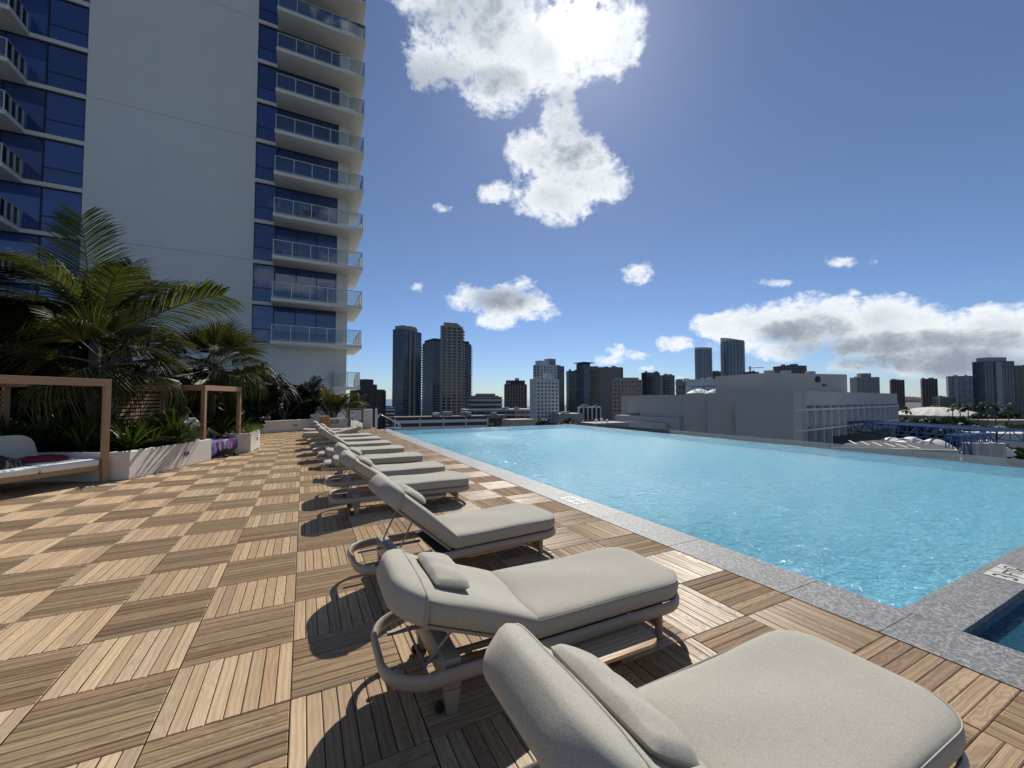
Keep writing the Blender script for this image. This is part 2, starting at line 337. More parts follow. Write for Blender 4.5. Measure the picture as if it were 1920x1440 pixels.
plain('sign_green', (0.01, 0.16, 0.06), 0.4, 0, 0.04)
plain('ink', (0.012, 0.012, 0.013), 0.5, 0, 0.03)
plain('gray_ink', (0.25, 0.26, 0.28), 0.5, 0, 0.03)
plain('tile_cream', (0.54, 0.52, 0.46), 0.4, 0, 0.06)

def granite(T, b):
    p = wpos(T); v = T.node('ShaderNodeTexVoronoi', {'Vector': T.vm('ADD', p, T.vm('SCALE', T.noise(p, 60, 2, 0.5, out='Color'), scale=0.02)), 'Scale': 62.0}).outputs['Color']
    s = T.sep(v)[0]; n = T.noise(p, 85, 3, 0.75); big = T.noise(p, 2.0, 4, 0.6)
    f = T.m('ADD', T.m('MULTIPLY', s, 0.55), T.m('MULTIPLY', T.m('SUBTRACT', n, 0.22), 0.95))
    c = T.ramp(f, [(0.10, (0.075, 0.075, 0.078)), (0.38, (0.15, 0.15, 0.152)), (0.62, (0.235, 0.232, 0.225)), (0.9, (0.44, 0.43, 0.41))])
    oi = T.node('ShaderNodeObjectInfo').outputs['Random']
    l = T.m('ADD', 0.58, T.m('ADD', T.m('MULTIPLY', big, 0.3), T.m('MULTIPLY', oi, 0.12)))
    T.l.new(T.mix(1.0, c, T.xyz(l, l, l), 'MULTIPLY'), b.inputs['Base Color']); bump(T, b, n, 0.2, 0.003)
M['granite'] = mat('granite', (0.25, 0.25, 0.25), 0.55, fn=granite)

def pool_tile(base, tile=0.025, amt=0.35):
    def fn(T, b):
        p = wpos(T); n = T.noise(p, 0.7, 3, 0.5)
        q = T.vm('SCALE', p, scale=1.0/tile); v = T.node('ShaderNodeTexWhiteNoise', {'Vector': T.vm('FLOOR', q)}).outputs['Value']
        l = T.m('ADD', 1.0-amt*0.5, T.m('ADD', T.m('MULTIPLY', v, amt), T.m('MULTIPLY', T.m('SUBTRACT', n, 0.5), 0.25)))
        T.l.new(T.mix(1.0, rgb(*base), T.xyz(l, l, l), 'MULTIPLY'), b.inputs['Base Color'])
    return fn
M['pool_floor'] = mat('pool_floor', (0.5, 0.7, 0.8), 0.5, fn=pool_tile((0.50, 0.82, 0.94)))
M['weir_tile'] = mat('weir_tile', (0.2, 0.25, 0.4), 0.35, fn=pool_tile((0.105, 0.13, 0.25), 0.025, 0.8))
M['tub_tile'] = mat('tub_tile', (0.05, 0.12, 0.2), 0.35, fn=pool_tile((0.045, 0.12, 0.20), 0.03, 0.7))

def water(tint, scatter, amt, amp):
    def fn(T, b):
        p = wpos(T)
        n1 = T.noise(T.vm('MULTIPLY', p, (1.0, 1.2, 1.0)), 2.6, 3, 0.5, 0.8)
        n2 = T.noise(T.vm('MULTIPLY', p, (1.15, 1.0, 1.0)), 8.5, 3, 0.6, 1.2)
        n3 = T.noise(p, 24.0, 2, 0.5, 0.6)
        rg = T.m('ABSOLUTE', T.m('SUBTRACT', T.noise(T.vm('ADD', p, (3.1, 1.7, 0.0)), 5.2, 3, 0.55, 1.0), 0.5))
        patch = T.mapr(T.noise(p, 0.22, 3, 0.5), 0.32, 0.68, 0.55, 1.15)
        jet = T.mapr(T.vm('LENGTH', T.vm('MULTIPLY', T.vm('SUBTRACT', p, (5.9, 15.6, 0.0)), (0.42, 0.36, 0.0))), 0.25, 1.1, 1.0, 0.0)
        patch = T.m('ADD', patch, jet)
        h = T.m('ADD', T.m('MULTIPLY', n1, 0.75), T.m('ADD', T.m('MULTIPLY', n2, 0.50), T.m('MULTIPLY', n3, 0.15)))
        h = T.m('SUBTRACT', h, T.m('MULTIPLY', rg, 0.9))
        bn = T.node('ShaderNodeBump', {'Strength': 1.0, 'Distance': amp, 'Height': T.m('MULTIPLY', h, patch)}).outputs[0]
        gv = T.vm('MULTIPLY', T.vm('SUBTRACT', T.noise(T.vm('MULTIPLY', p, (1.0, 0.6, 1.0)), 15.0, 3, 0.65, out='Color'), (0.5, 0.5, 0.5)), (1.0, 1.0, 0.0))
        bn = T.vm('NORMALIZE', T.vm('ADD', bn, T.vm('SCALE', gv, scale=T.m('ADD', 0.07, T.m('MULTIPLY', jet, 2.0)))))
        fr = T.node('ShaderNodeFresnel', {'IOR': 1.33, 'Normal': bn}).outputs[0]
        gl = T.node('ShaderNodeBsdfGlossy', {'Color': rgb(1, 1, 1), 'Roughness': T.m('ADD', 0.07, T.m('MULTIPLY', jet, 0.14)), 'Normal': bn})
        tr = T.node('ShaderNodeBsdfTransparent', {'Color': rgb(*tint)})
        df = T.node('ShaderNodeBsdfDiffuse', {'Color': rgb(*scatter), 'Normal': bn})
        mx = T.node('ShaderNodeMixShader', {0: amt, 1: tr.outputs[0], 2: df.outputs[0]})
        ms = T.node('ShaderNodeMixShader', {0: fr, 1: mx.outputs[0], 2: gl.outputs[0]})
        T.l.new(ms.outputs[0], T.n['Material Output'].inputs[0]); T.n.remove(b)
    return fn
M['pool_water'] = mat('pool_water', fn=water((0.72, 0.95, 0.985), (0.215, 0.665, 0.89), 0.42, 0.11))
M['tub_water'] = mat('tub_water', fn=water((0.30, 0.62, 0.72), (0.02, 0.16, 0.24), 0.3, 0.02))

def clear_glass(tint=(0.8, 0.88, 0.88), haze=0.06, hz=(0.6, 0.65, 0.65), frost=False):
    def fn(T, b):
        fr = T.node('ShaderNodeFresnel', {'IOR': 1.5}).outputs[0]
        gl = T.node('ShaderNodeBsdfGlossy', {'Color': rgb(1, 1, 1), 'Roughness': 0.02})
        tr = T.node('ShaderNodeBsdfTransparent', {'Color': rgb(*tint)})
        df = T.node('ShaderNodeBsdfTranslucent' if frost else 'ShaderNodeBsdfDiffuse', {'Color': rgb(*hz)})
        mx = T.node('ShaderNodeMixShader', {0: haze, 1: tr.outputs[0], 2: df.outputs[0]})
        ms = T.node('ShaderNodeMixShader', {0: fr, 1: mx.outputs[0], 2: gl.outputs[0]})
        T.l.new(ms.outputs[0], T.n['Material Output'].inputs[0]); T.n.remove(b)
    return fn
M['rail_glass'] = mat('rail_glass', fn=clear_glass((0.80, 0.84, 0.84), 0.03, (0.45, 0.48, 0.48)))
M['frosted_glass'] = mat('frosted_glass', fn=clear_glass((0.78, 0.85, 0.85), 0.38, (0.42, 0.45, 0.45), True))
M['water_film'] = mat('water_film', fn=water((0.93, 0.97, 0.98), (0.2, 0.4, 0.5), 0.03, 0.05))
def win_glass(base, var=0.5, rough=0.03, spec=0.9):
    def fn(T, b):
        oi = T.node('ShaderNodeObjectInfo').outputs['Random']
        l = T.m('ADD', 1.0-var*0.5, T.m('MULTIPLY', oi, var))
        T.l.new(T.mix(1.0, rgb(*base), T.xyz(l, l, l), 'MULTIPLY'), b.inputs['Base Color'])
        b.inputs['Coat Weight'].default_value = 0.6; b.inputs['Coat Roughness'].default_value = 0.02
        bump(T, b, T.noise(wpos(T), 0.35, 2, 0.5), 0.06, 0.03)
    return mat('window_glass', base, rough, 0.0, spec, fn)
M['tower_glass'] = win_glass((0.022, 0.055, 0.19))
def far_glass(name, base, rough=0.12):
    def fn(T, b):
        p = co(T); q = T.vm('MULTIPLY', p, (0.33, 0.33, 0.31)); v = T.node('ShaderNodeTexWhiteNoise', {'Vector': T.vm('FLOOR', q)}).outputs['Value']
        big = T.noise(p, 0.05, 3, 0.6)
        l = T.m('ADD', 0.45, T.m('ADD', T.m('MULTIPLY', T.m('POWER', v, 4.0), 1.5), T.m('MULTIPLY', big, 0.8)))
        T.l.new(T.mix(1.0, rgb(*base), T.xyz(l, l, l), 'MULTIPLY'), b.inputs['Base Color'])
    M[name] = mat(name, base, rough, 0.0, 0.7, fn)
far_glass('navy_glass', (0.030, 0.045, 0.075)); far_glass('blue_glass', (0.05, 0.085, 0.14)); far_glass('green_glass', (0.022, 0.045, 0.045)); far_glass('black_glass', (0.014, 0.017, 0.022))
plain('con_tan', (0.32, 0.285, 0.245), 0.85, 0, 0.12, 0.05, 1.0); plain('con_gray', (0.33, 0.33, 0.335), 0.85, 0, 0.12, 0.05, 1.0)
plain('con_white', (0.62, 0.62, 0.62), 0.85, 0, 0.08, 0.05, 1.0); plain('con_brown', (0.235, 0.20, 0.18), 0.85, 0, 0.12, 0.05, 1.0)
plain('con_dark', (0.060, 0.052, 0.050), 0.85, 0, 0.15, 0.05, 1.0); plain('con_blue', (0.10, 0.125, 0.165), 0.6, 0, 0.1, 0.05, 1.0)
plain('hall_concrete', (0.42, 0.41, 0.39), 0.9, 0, 0.06, 0.10, 3.0, 0.1, streak=0.02); plain('hall_light', (0.50, 0.485, 0.455), 0.9, 0, 0.06, 0.12, 3.0, 0.1)
plain('truss_blue', (0.03, 0.095, 0.24), 0.5); plain('tent_white', (0.72, 0.72, 0.70), 0.7); plain('roof_pale', (0.55, 0.52, 0.46), 0.85, 0, 0.1, 0.1, 2.0)
plain('roof_tan', (0.30, 0.26, 0.22), 0.9); plain('asphalt', (0.055, 0.055, 0.056), 0.9, 0, 0.3, 0.2, 3.0); plain('line_white', (0.6, 0.6, 0.58), 0.8)
plain('city_ground', (0.075, 0.078, 0.070), 0.95, 0, 0.5, 0.02, 0.3); plain('far_hill', (0.055, 0.07, 0.065), 0.95, 0, 0.3, 0.005, 0.05)
def seafn(T, b):
    p = wpos(T); bump(T, b, T.noise(p, 0.05, 4, 0.6), 0.5, 3.0)
M['sea'] = mat('sea', (0.02, 0.06, 0.10), 0.25, fn=seafn)
plain('trunk', (0.115, 0.095, 0.078), 0.9, 0, 0.35, 9.0, 60, 0.5)
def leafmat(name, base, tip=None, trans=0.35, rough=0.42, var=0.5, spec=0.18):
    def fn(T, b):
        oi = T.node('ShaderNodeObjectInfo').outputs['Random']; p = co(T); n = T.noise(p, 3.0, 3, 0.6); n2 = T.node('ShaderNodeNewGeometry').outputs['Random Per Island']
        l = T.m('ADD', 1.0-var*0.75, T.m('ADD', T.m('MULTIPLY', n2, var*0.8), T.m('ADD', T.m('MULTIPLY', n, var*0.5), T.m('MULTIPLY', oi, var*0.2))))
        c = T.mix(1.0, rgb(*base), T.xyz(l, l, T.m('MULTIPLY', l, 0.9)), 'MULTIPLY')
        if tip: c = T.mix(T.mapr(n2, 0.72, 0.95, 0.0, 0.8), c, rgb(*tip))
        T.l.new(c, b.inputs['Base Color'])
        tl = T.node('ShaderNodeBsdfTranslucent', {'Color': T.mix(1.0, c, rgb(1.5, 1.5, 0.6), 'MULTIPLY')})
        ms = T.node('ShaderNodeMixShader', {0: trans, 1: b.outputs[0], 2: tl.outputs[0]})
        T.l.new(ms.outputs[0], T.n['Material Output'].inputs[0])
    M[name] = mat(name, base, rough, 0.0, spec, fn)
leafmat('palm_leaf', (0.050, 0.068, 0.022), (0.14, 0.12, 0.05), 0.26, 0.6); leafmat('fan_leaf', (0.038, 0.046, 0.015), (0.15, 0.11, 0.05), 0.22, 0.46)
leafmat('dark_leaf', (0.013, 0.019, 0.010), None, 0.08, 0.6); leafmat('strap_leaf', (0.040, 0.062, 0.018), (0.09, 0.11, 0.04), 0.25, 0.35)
leafmat('shrub_leaf', (0.10, 0.13, 0.028), (0.20, 0.20, 0.05), 0.4, 0.4); leafmat('golden_leaf', (0.06, 0.058, 0.017), (0.18, 0.14, 0.05), 0.28, 0.35)
leafmat('tree_leaf', (0.035, 0.050, 0.022), None, 0.15, 0.6); leafmat('grass_leaf', (0.07, 0.12, 0.03), None, 0.35, 0.4)
plain('skin', (0.20, 0.105, 0.065), 0.55, 0, 0.1, 8, 80, 0.05); plain('hair', (0.012, 0.010, 0.009), 0.6)
plain('shirt', (0.50, 0.50, 0.51), 0.9, 0, 0.08, 9, 90, 0.2); plain('dark_cloth', (0.018, 0.020, 0.030), 0.85, 0, 0.3, 7, 80, 0.3); plain('red_cloth', (0.19, 0.016, 0.024), 0.75, 0, 0.25, 9, 80, 0.3)
plain('short_cloth', (0.22, 0.17, 0.165), 0.9, 0, 0.3, 10, 90, 0.2); plain('navy_plastic', (0.02, 0.035, 0.11), 0.4)
def towel(T, b):
    p = co(T); v = T.node('ShaderNodeTexVoronoi', {'Vector': T.vm('MULTIPLY', p, (1.0, 1.0, 0.8)), 'Scale': 7.0}).outputs['Color']; s = T.sep(v)[0]
    n = T.noise(p, 6.0, 3, 0.6)
    c = T.ramp(T.m('ADD', T.m('MULTIPLY', s, 0.75), T.m('MULTIPLY', n, 0.25)), [(0.12, (0.02, 0.02, 0.05)), (0.3, (0.05, 0.07, 0.26)), (0.5, (0.15, 0.15, 0.36)), (0.66, (0.28, 0.05, 0.11)), (0.8, (0.45, 0.46, 0.5)), (0.92, (0.05, 0.05, 0.07))])
    T.l.new(c, b.inputs['Base Color'])
M['towel'] = mat('beach_towel', (0.2, 0.2, 0.5), 0.95, 0, 0.2, towel)
# ================================================================== the deck
TX, TY, X0, Y0 = 0.61, 0.60, -0.036, 2.575
DECK_X1, POOL_X0, POOL_X1, POOL_Y0, POOL_Y1 = 3.626, 4.15, 15.5, 1.47, 21.8
DECK_Y1 = 24.6
deck = structure(MB().box(-13.5, DECK_X1, -3.0, 33.0, -0.3, -0.026).obj('deck', M['subfloor']))
def plank_arrays(items):
    """items: (cx, cy, length, width, along_y, seed) -> joined verts, faces, uv, pv; the weathered face is ridged along the grain"""
    n = len(items); c = 0.0035; H = 0.024; NR = RIBS; K = 2*NR+1
    sgn = np.array([(-1, -1), (1, -1), (1, 1), (-1, 1)], float); nv = 8+2*K
    V = np.zeros((n, nv, 3)); UV = np.zeros((n, nv, 2)); PV = np.zeros((n, nv, 4)); PV[:, :, 3] = 1
    for i, (cx, cy_, L, Wd, ay, r) in enumerate(items):
        g = np.random.default_rng(r); hl, hw = L/2, Wd/2
        loc = np.zeros((nv, 3)); loc[0:4, :2] = sgn*(hl, hw); loc[0:4, 2] = -H
        loc[4:8, :2] = sgn*(hl, hw); loc[4:8, 2] = -c-0.001
        st = np.cumsum(np.r_[0, g.uniform(0.6, 1.4, K-1)]); st = -hw+c+(2*(hw-c))*st/st[-1]
        zz = np.where(np.arange(K) % 2 == 0, -1.0, 0.0)*np.abs(np.gradient(st))*RIB_SLOPE*g.uniform(0.75, 1.25, K)
        loc[8:8+K, 0] = -hl+c; loc[8+K:, 0] = hl-c; loc[8:8+K, 1] = st; loc[8+K:, 1] = st; loc[8:8+K, 2] = zz; loc[8+K:, 2] = zz
        z = g.normal(0, 0.0007); tl = g.normal(0, 0.0022); tw = g.normal(0, 0.010)
        loc[4:, 2] += z + loc[4:, 0]*tl + loc[4:, 1]*tw
        UV[i] = loc[:, :2]
        if ay: V[i, :, 0] = cx - loc[:, 1]; V[i, :, 1] = cy_ + loc[:, 0]
        else: V[i, :, 0] = cx + loc[:, 0]; V[i, :, 1] = cy_ + loc[:, 1]
        V[i, :, 2] = loc[:, 2]
        PV[i, :, :3] = g.random(3)
    A, Z_ = 8, 8+K
    f1 = [(k, (k+1) % 4, (k+1) % 4+4, k+4) for k in range(4)] + [(4, 5, Z_, A), (6, 7, A+K-1, Z_+K-1)] + [(A+k, Z_+k, Z_+k+1, A+k+1) for k in range(K-1)]
    e1 = [tuple([5, 6]+[Z_+k for k in range(K-1, -1, -1)]), tuple([7, 4]+[A+k for k in range(K)])]
    F = [tuple(q+i*nv for q in f) for i in range(n) for f in f1+e1]
    return V.reshape(-1, 3), F, UV.reshape(-1, 2), PV.reshape(-1, 4)
RIBS, RIB_SLOPE = 14, 0.52
def plank_mesh(name, items):
    V, F, UV, PV = plank_arrays(items)
    me = bpy.data.meshes.new(name); me.from_pydata(V.tolist(), [], F); me.materials.append(M['teak'])
    l = me.uv_layers.new(name='uv'); idx = np.empty(len(me.loops), np.int32); me.loops.foreach_get('vertex_index', idx)
    l.data.foreach_set('uv', UV[idx].astype(np.float32).ravel())
    a = me.color_attributes.new('pv', 'FLOAT_COLOR', 'POINT'); a.data.foreach_set('color', PV.astype(np.float32).ravel())
    return me
def deck_items():
    out = []; s = 0
    for i in range(-18, 6):
        for j in range(-9, 37):
            x0 = X0+i*TX; y0 = Y0+j*TY
            if y0 > DECK_Y1 or x0 < -12.5: continue
            ay = (i+j) % 2 != 0
            g = 0.0042
            for k in range(8):
                s += 1
                if ay: out.append((x0+(k+0.5)*TX/8, y0+TY/2, TY-0.007, TX/8-g, True, 1000+s))
                else: out.append((x0+TX/2, y0+(k+0.5)*TY/8, TX-0.007, TY/8-g, False, 1000+s))
    return out
items = deck_items()
def seen_size(it):
    x, y, w = pix((it[0], it[1], 0))
    if w < 0.3 or not (-20 < x < 1940 and 700 < y < 1460): return 0
    if 0.3 < it[0] < 2.5 and it[1] < 3.0: return 0.0001/w              # under the nearest loungers
    return it[2]*it[3]/w**3
items.sort(key=seen_size, reverse=True)
NP = 292
for it in items[:NP]: link('plank', plank_mesh('plank', [it]), deck)
rest = items[NP:]
stuff(link('decking', plank_mesh('decking', rest), deck))

# ================================================================== pool
def pool():
    b = MB(); D = -0.27
    b.box(POOL_X0-0.3, POOL_X1, POOL_Y0-0.2, POOL_Y1, D-0.25, D)
    root = structure(b.obj('pool_basin', M['pool_floor']))
    w = MB(); w.box(POOL_X0-0.3, POOL_X0, POOL_Y0-0.2, POOL_Y1, D+0.001, -0.052); w.box(POOL_X0+0.001, POOL_X1, POOL_Y0-0.2, POOL_Y0, D+0.001, -0.052)
    w.obj('pool_wall', M['pool_floor'], root)
    e = MB(); e.box(POOL_X1-0.02, POOL_X1+0.32, POOL_Y0-1.6, POOL_Y1+0.30, -3.0, -0.047); e.box(POOL_X0+0.02, POOL_X1-0.021, POOL_Y1, POOL_Y1+0.299, -3.0, -0.0472)
    e.obj('weir_wall', M['weir_tile'], root)
    # granite coping
    ys = [-3.0, -1.01, 0.2, 1.41, 2.05]
    while ys[-1] < POOL_Y1+0.2: ys.append(ys[-1]+1.22)
    for a, c in zip(ys, ys[1:]):
        MB().box(DECK_X1+0.006, POOL_X0+0.012, a+0.0015, c-0.0015, -0.05, 0.002).obj('coping_stone', M['granite'], root, bevel=0.004)
    xs = [POOL_X0+0.0155]
    while xs[-1] < POOL_X1+0.2: xs.append(xs[-1]+1.25)
    for a, c in zip(xs, xs[1:]):
        MB().box(a+0.0015, min(c-0.0015, POOL_X1+0.3), 1.145, POOL_Y0+0.012, -0.05, 0.002).obj('coping_stone', M['granite'], root, bevel=0.004)
    # water surfaces: fine sheets, the swell is in the material
    wm = MB(); n = 1
    wm.add([(POOL_X0-0.001, POOL_Y0-0.001, -0.036), (POOL_X1-0.019, POOL_Y0-0.001, -0.036), (POOL_X1-0.019, POOL_Y1+0.001, -0.036), (POOL_X0-0.001, POOL_Y1+0.001, -0.036)], [(0, 1, 2, 3)])
    structure(wm.obj('pool_water', M['pool_water']))
    wf = MB(); x0, x1, y0, y1 = POOL_X1-0.018, POOL_X1+0.315, POOL_Y0-0.001, POOL_Y1+0.295
    wf.add([(x0, y0, -0.0362), (x1, y0, -0.0362), (x1, y1, -0.0362), (x0, y1, -0.0362)], [(0, 1, 2, 3)]); wf.add([(POOL_X0, POOL_Y1+0.002, -0.0362), (x0, POOL_Y1+0.002, -0.0362), (x0, y1, -0.0362), (POOL_X0, y1, -0.0362)], [(0, 1, 2, 3)])
    structure(wf.obj('overflow_water', M['water_film']))
    t = MB(); t.box(POOL_X0-0.2, POOL_X1+0.3, -3.0, 1.14, -0.9, -0.7)
    hb = structure(t.obj('hot_tub_basin', M['tub_tile']))
    t = MB(); t.box(POOL_X0-0.2, POOL_X0, -3.0, 1.14, -0.699, -0.052); t.box(POOL_X0+0.001, POOL_X1+0.3, 1.145, POOL_Y0-0.21, -0.9, -0.052)
    t.obj('tub_wall', M['tub_tile'], hb)
    t = MB(); t.add([(POOL_X0, -3, -0.11), (POOL_X1+0.3, -3, -0.11), (POOL_X1+0.3, 1.144, -0.11), (POOL_X0, 1.144, -0.11)], [(0, 1, 2, 3)])
    structure(t.obj('hot_tub_water', M['tub_water']))
pool()
# frosted glass guard on the ledge beyond the overflow edge
gf = empty('glass_guard', (POOL_X1+0.55, 10, -0.9), 0, 'low greenish frosted glass guard running just beyond the overflowing pool edge', 'glass fence')
gy = -1.0
while gy < POOL_Y1+0.5:
    y1 = min(gy+2.1, POOL_Y1+0.9)
    MB().box(-0.009, 0.009, gy-10+0.008, y1-10-0.008, 0.0, 1.02).obj('glass_pane', M['frosted_glass'], gf)
    MB().box(-0.025, 0.025, gy-10-0.03+1.0, gy-10+0.03+1.0, -0.4, 0.06).obj('clamp', M['steel'], gf)
    gy += 2.1
MB().box(-0.10, 0.6, -13, POOL_Y1-8.5, -2.4, -0.42).obj('ledge', M['hall_concrete'], gf)

def depth_marker(pos, rz, label):
    r = empty('depth_marker', pos, rz, label, 'depth marker', 'depth markers set in the pool coping')
    for k, s in enumerate(('3', 'FT', None)):
        t = MB().box(-0.078, 0.078, -0.125, 0.125, -0.004, 0.0035).obj('marker_tile', M['tile_cream'], r, bevel=0.002, loc=((k-1)*0.172, 0, 0.0))
        if s:
            me = text_mesh(s, 0.22 if len(s) == 1 else 0.145); me.materials.append(M['ink']); link('numeral' if s == '3' else 'lettering', me, t, (0, -0.005, 0.004))
        else:
            b = MB(); b.tube([(math.cos(a)*0.058, math.sin(a)*0.085, 0.004) for a in np.linspace(0, 2*math.pi, 25)[:-1]], 0.0085, 4, closed=True, sq=0.15)
            b.bar((-0.042, 0.062, 0.0045), (0.042, -0.062, 0.0045), 0.014, 0.002); b.bar((-0.03, -0.03, 0.004), (0.035, 0.01, 0.004), 0.02, 0.002)
            b.obj('symbol', M['ink'], t)
depth_marker((5.93, 1.29, 0.003), 0.0, 'cream depth marker tiles 3 FT on the granite divider beside the dark hot tub')
depth_marker((3.90, 5.42, 0.003), R_(-90), 'cream depth marker tiles 3 FT in the long coping beside the wooden deck')

# ------------------------------------------------------------------ steel pool handrail
hr = empty('pool_handrail', (3.2, 20.6, 0), 0, 'polished steel pool ladder handrail at the far end of the deck edge', 'handrail')
def bez(pts, n=6):
    P_ = [Vector(p) for p in pts]; out = []
    for i in range(len(P_)-1):
        p0 = P_[max(i-1, 0)]; p1 = P_[i]; p2 = P_[i+1]; p3 = P_[min(i+2, len(P_)-1)]
        for k in range(n):
            t = k/n; out.append(0.5*((2*p1)+(p2-p0)*t+(2*p0-5*p1+4*p2-p3)*t*t+(3*p1-p0-3*p2+p3)*t**3))
    out.append(P_[-1]); return out
for dy in (0.0, 0.42):
    b = MB(); b.tube(bez([(0, dy, 0), (0, dy, 0.5), (0.03, dy, 0.72), (0.16, dy, 0.86), (0.34, dy, 0.80), (0.95, dy, 0.46), (1.12, dy, 0.30), (1.0, dy, 0.19), (0.62, dy, 0.20), (0.46, dy, 0.17), (0.40, dy, 0.0)], 5), 0.021, 8)
    b.obj('rail', M['steel'], hr, smooth=60)
    b = MB()
    for x in (0, 0.40): b.tube([(x, dy, 0.001), (x, dy, 0.012)], 0.045, 12)
    b.obj('flange', M['steel'], hr, smooth=40)

# ================================================================== sun loungers
def rrect(x0, x1, hy, r0, r1, nc=8, ne=12):
    """rounded rectangle outline, counter-clockwise; r0 rounds the x0 end, r1 the x1 end"""
    out = []
    def arc(cx, cy_, r, a0, a1):
        for k in range(nc+1):
            a = a0+(a1-a0)*k/nc; out.append((cx+r*math.cos(a), cy_+r*math.sin(a)))
    def edge(p, q):
        for k in range(1, ne): out.append((p[0]+(q[0]-p[0])*k/ne, p[1]+(q[1]-p[1])*k/ne))
    h = math.pi/2
    arc(x1-r1, hy-r1, r1, 0, h); edge((x1-r1, hy), (x0+r0, hy))
    arc(x0+r0, hy-r0, r0, h, 2*h); edge((x0, hy-r0), (x0, -hy+r0))
    arc(x0+r0, -hy+r0, r0, 2*h, 3*h); edge((x0+r0, -hy), (x1-r1, -hy))
    arc(x1-r1, -hy+r1, r1, 3*h, 4*h); edge((x1, -hy+r1), (x1, hy-r1))
    return out
def cushion(x0, x1, hy, r0, r1, t, out=0.0, soft=True, seed=0.0):
    lay = [(0.045, 0.0), (0.014, 0.006), (0.002, 0.026), (-0.006, t*0.45), (-0.003, t-0.032), (0.006, t-0.012), (0.022, t-0.001), (0.055, t+0.007), (0.11, t+0.011), (0.19, t+0.013), (0.27, t+0.014), (0.345, t+0.0145)]
    rr = []
    for d, z in lay:
        d -= out; z = z + (out if z > t*0.5 else -out)
        rr.append([(x, y, z) for x, y in rrect(x0+d, x1-d, hy-d, max(r0-d, 0.004), max(r1-d, 0.004))])
    b = MB(); b.rings(rr, cap1=False); o0 = (len(rr)-1)*len(rr[0]); q = len(rr[0])-12
    b.add([], [tuple(i-b.n+o0+0 for i in f) for f in ([(k, k+1, q-k-1, q-k) for k in range(q//2-1)]+[(q//2-1, q//2, q//2+1)])])
    if soft:
        b.v = [(x, y, z+(0.0045*math.sin(7.1*x+2*math.sin(5*y)+seed)+0.003*math.sin(13*y+4*x+seed))*min(1, max(0, (z-t*0.5)/(t*0.5)))) for x, y, z in b.v]
    return b
def seam(x0, x1, hy, r0, r1, t):
    d = 0.002; return MB().tube([(x, y, t-0.014) for x, y in rrect(x0+d, x1-d, hy-d, max(r0-d, 0.004), max(r1-d, 0.004))], 0.0040, 5, closed=True)
def pillow_mb(lx, ly, t):
    n, m_ = 14, 20; b = MB()
    for sg in (1, -1):
        vs = []
        for i in range(n+1):
            for j in range(m_+1):
                u = -1+2*i/n; v = -1+2*j/m_
                u2 = math.copysign(abs(u)**0.75, u); v2 = math.copysign(abs(v)**0.75, v)
                e = (max(0, 1-abs(u2)**3.2)*max(0, 1-abs(v2)**3.2))**0.42
                sx = 1-0.06*(1-abs(v2)**2)*0 - 0.05*abs(v2)**4; sy = 1-0.05*abs(u2)**4
                wr = 0.004*math.sin(9*v2+2*u2)*e
                vs.append((u2*lx/2*sx, v2*ly/2*sy, sg*(t/2*e)+wr))
        fs = []
        for i in range(n):
            for j in range(m_):
                a = i*(m_+1)+j; q = (a, a+m_+1, a+m_+2, a+1); fs.append(q if sg > 0 else q[::-1])
        b.add(vs, fs)
    return b
HX, HY, XH, BL, CT = 1.03, 0.365, -0.225, 0.84, 0.125
def loop(hx0, hx1, hy, r, z): return [(x, y, z) for x, y in rrect(hx0, hx1, hy, r, r, 8, 4)]
_L = {}
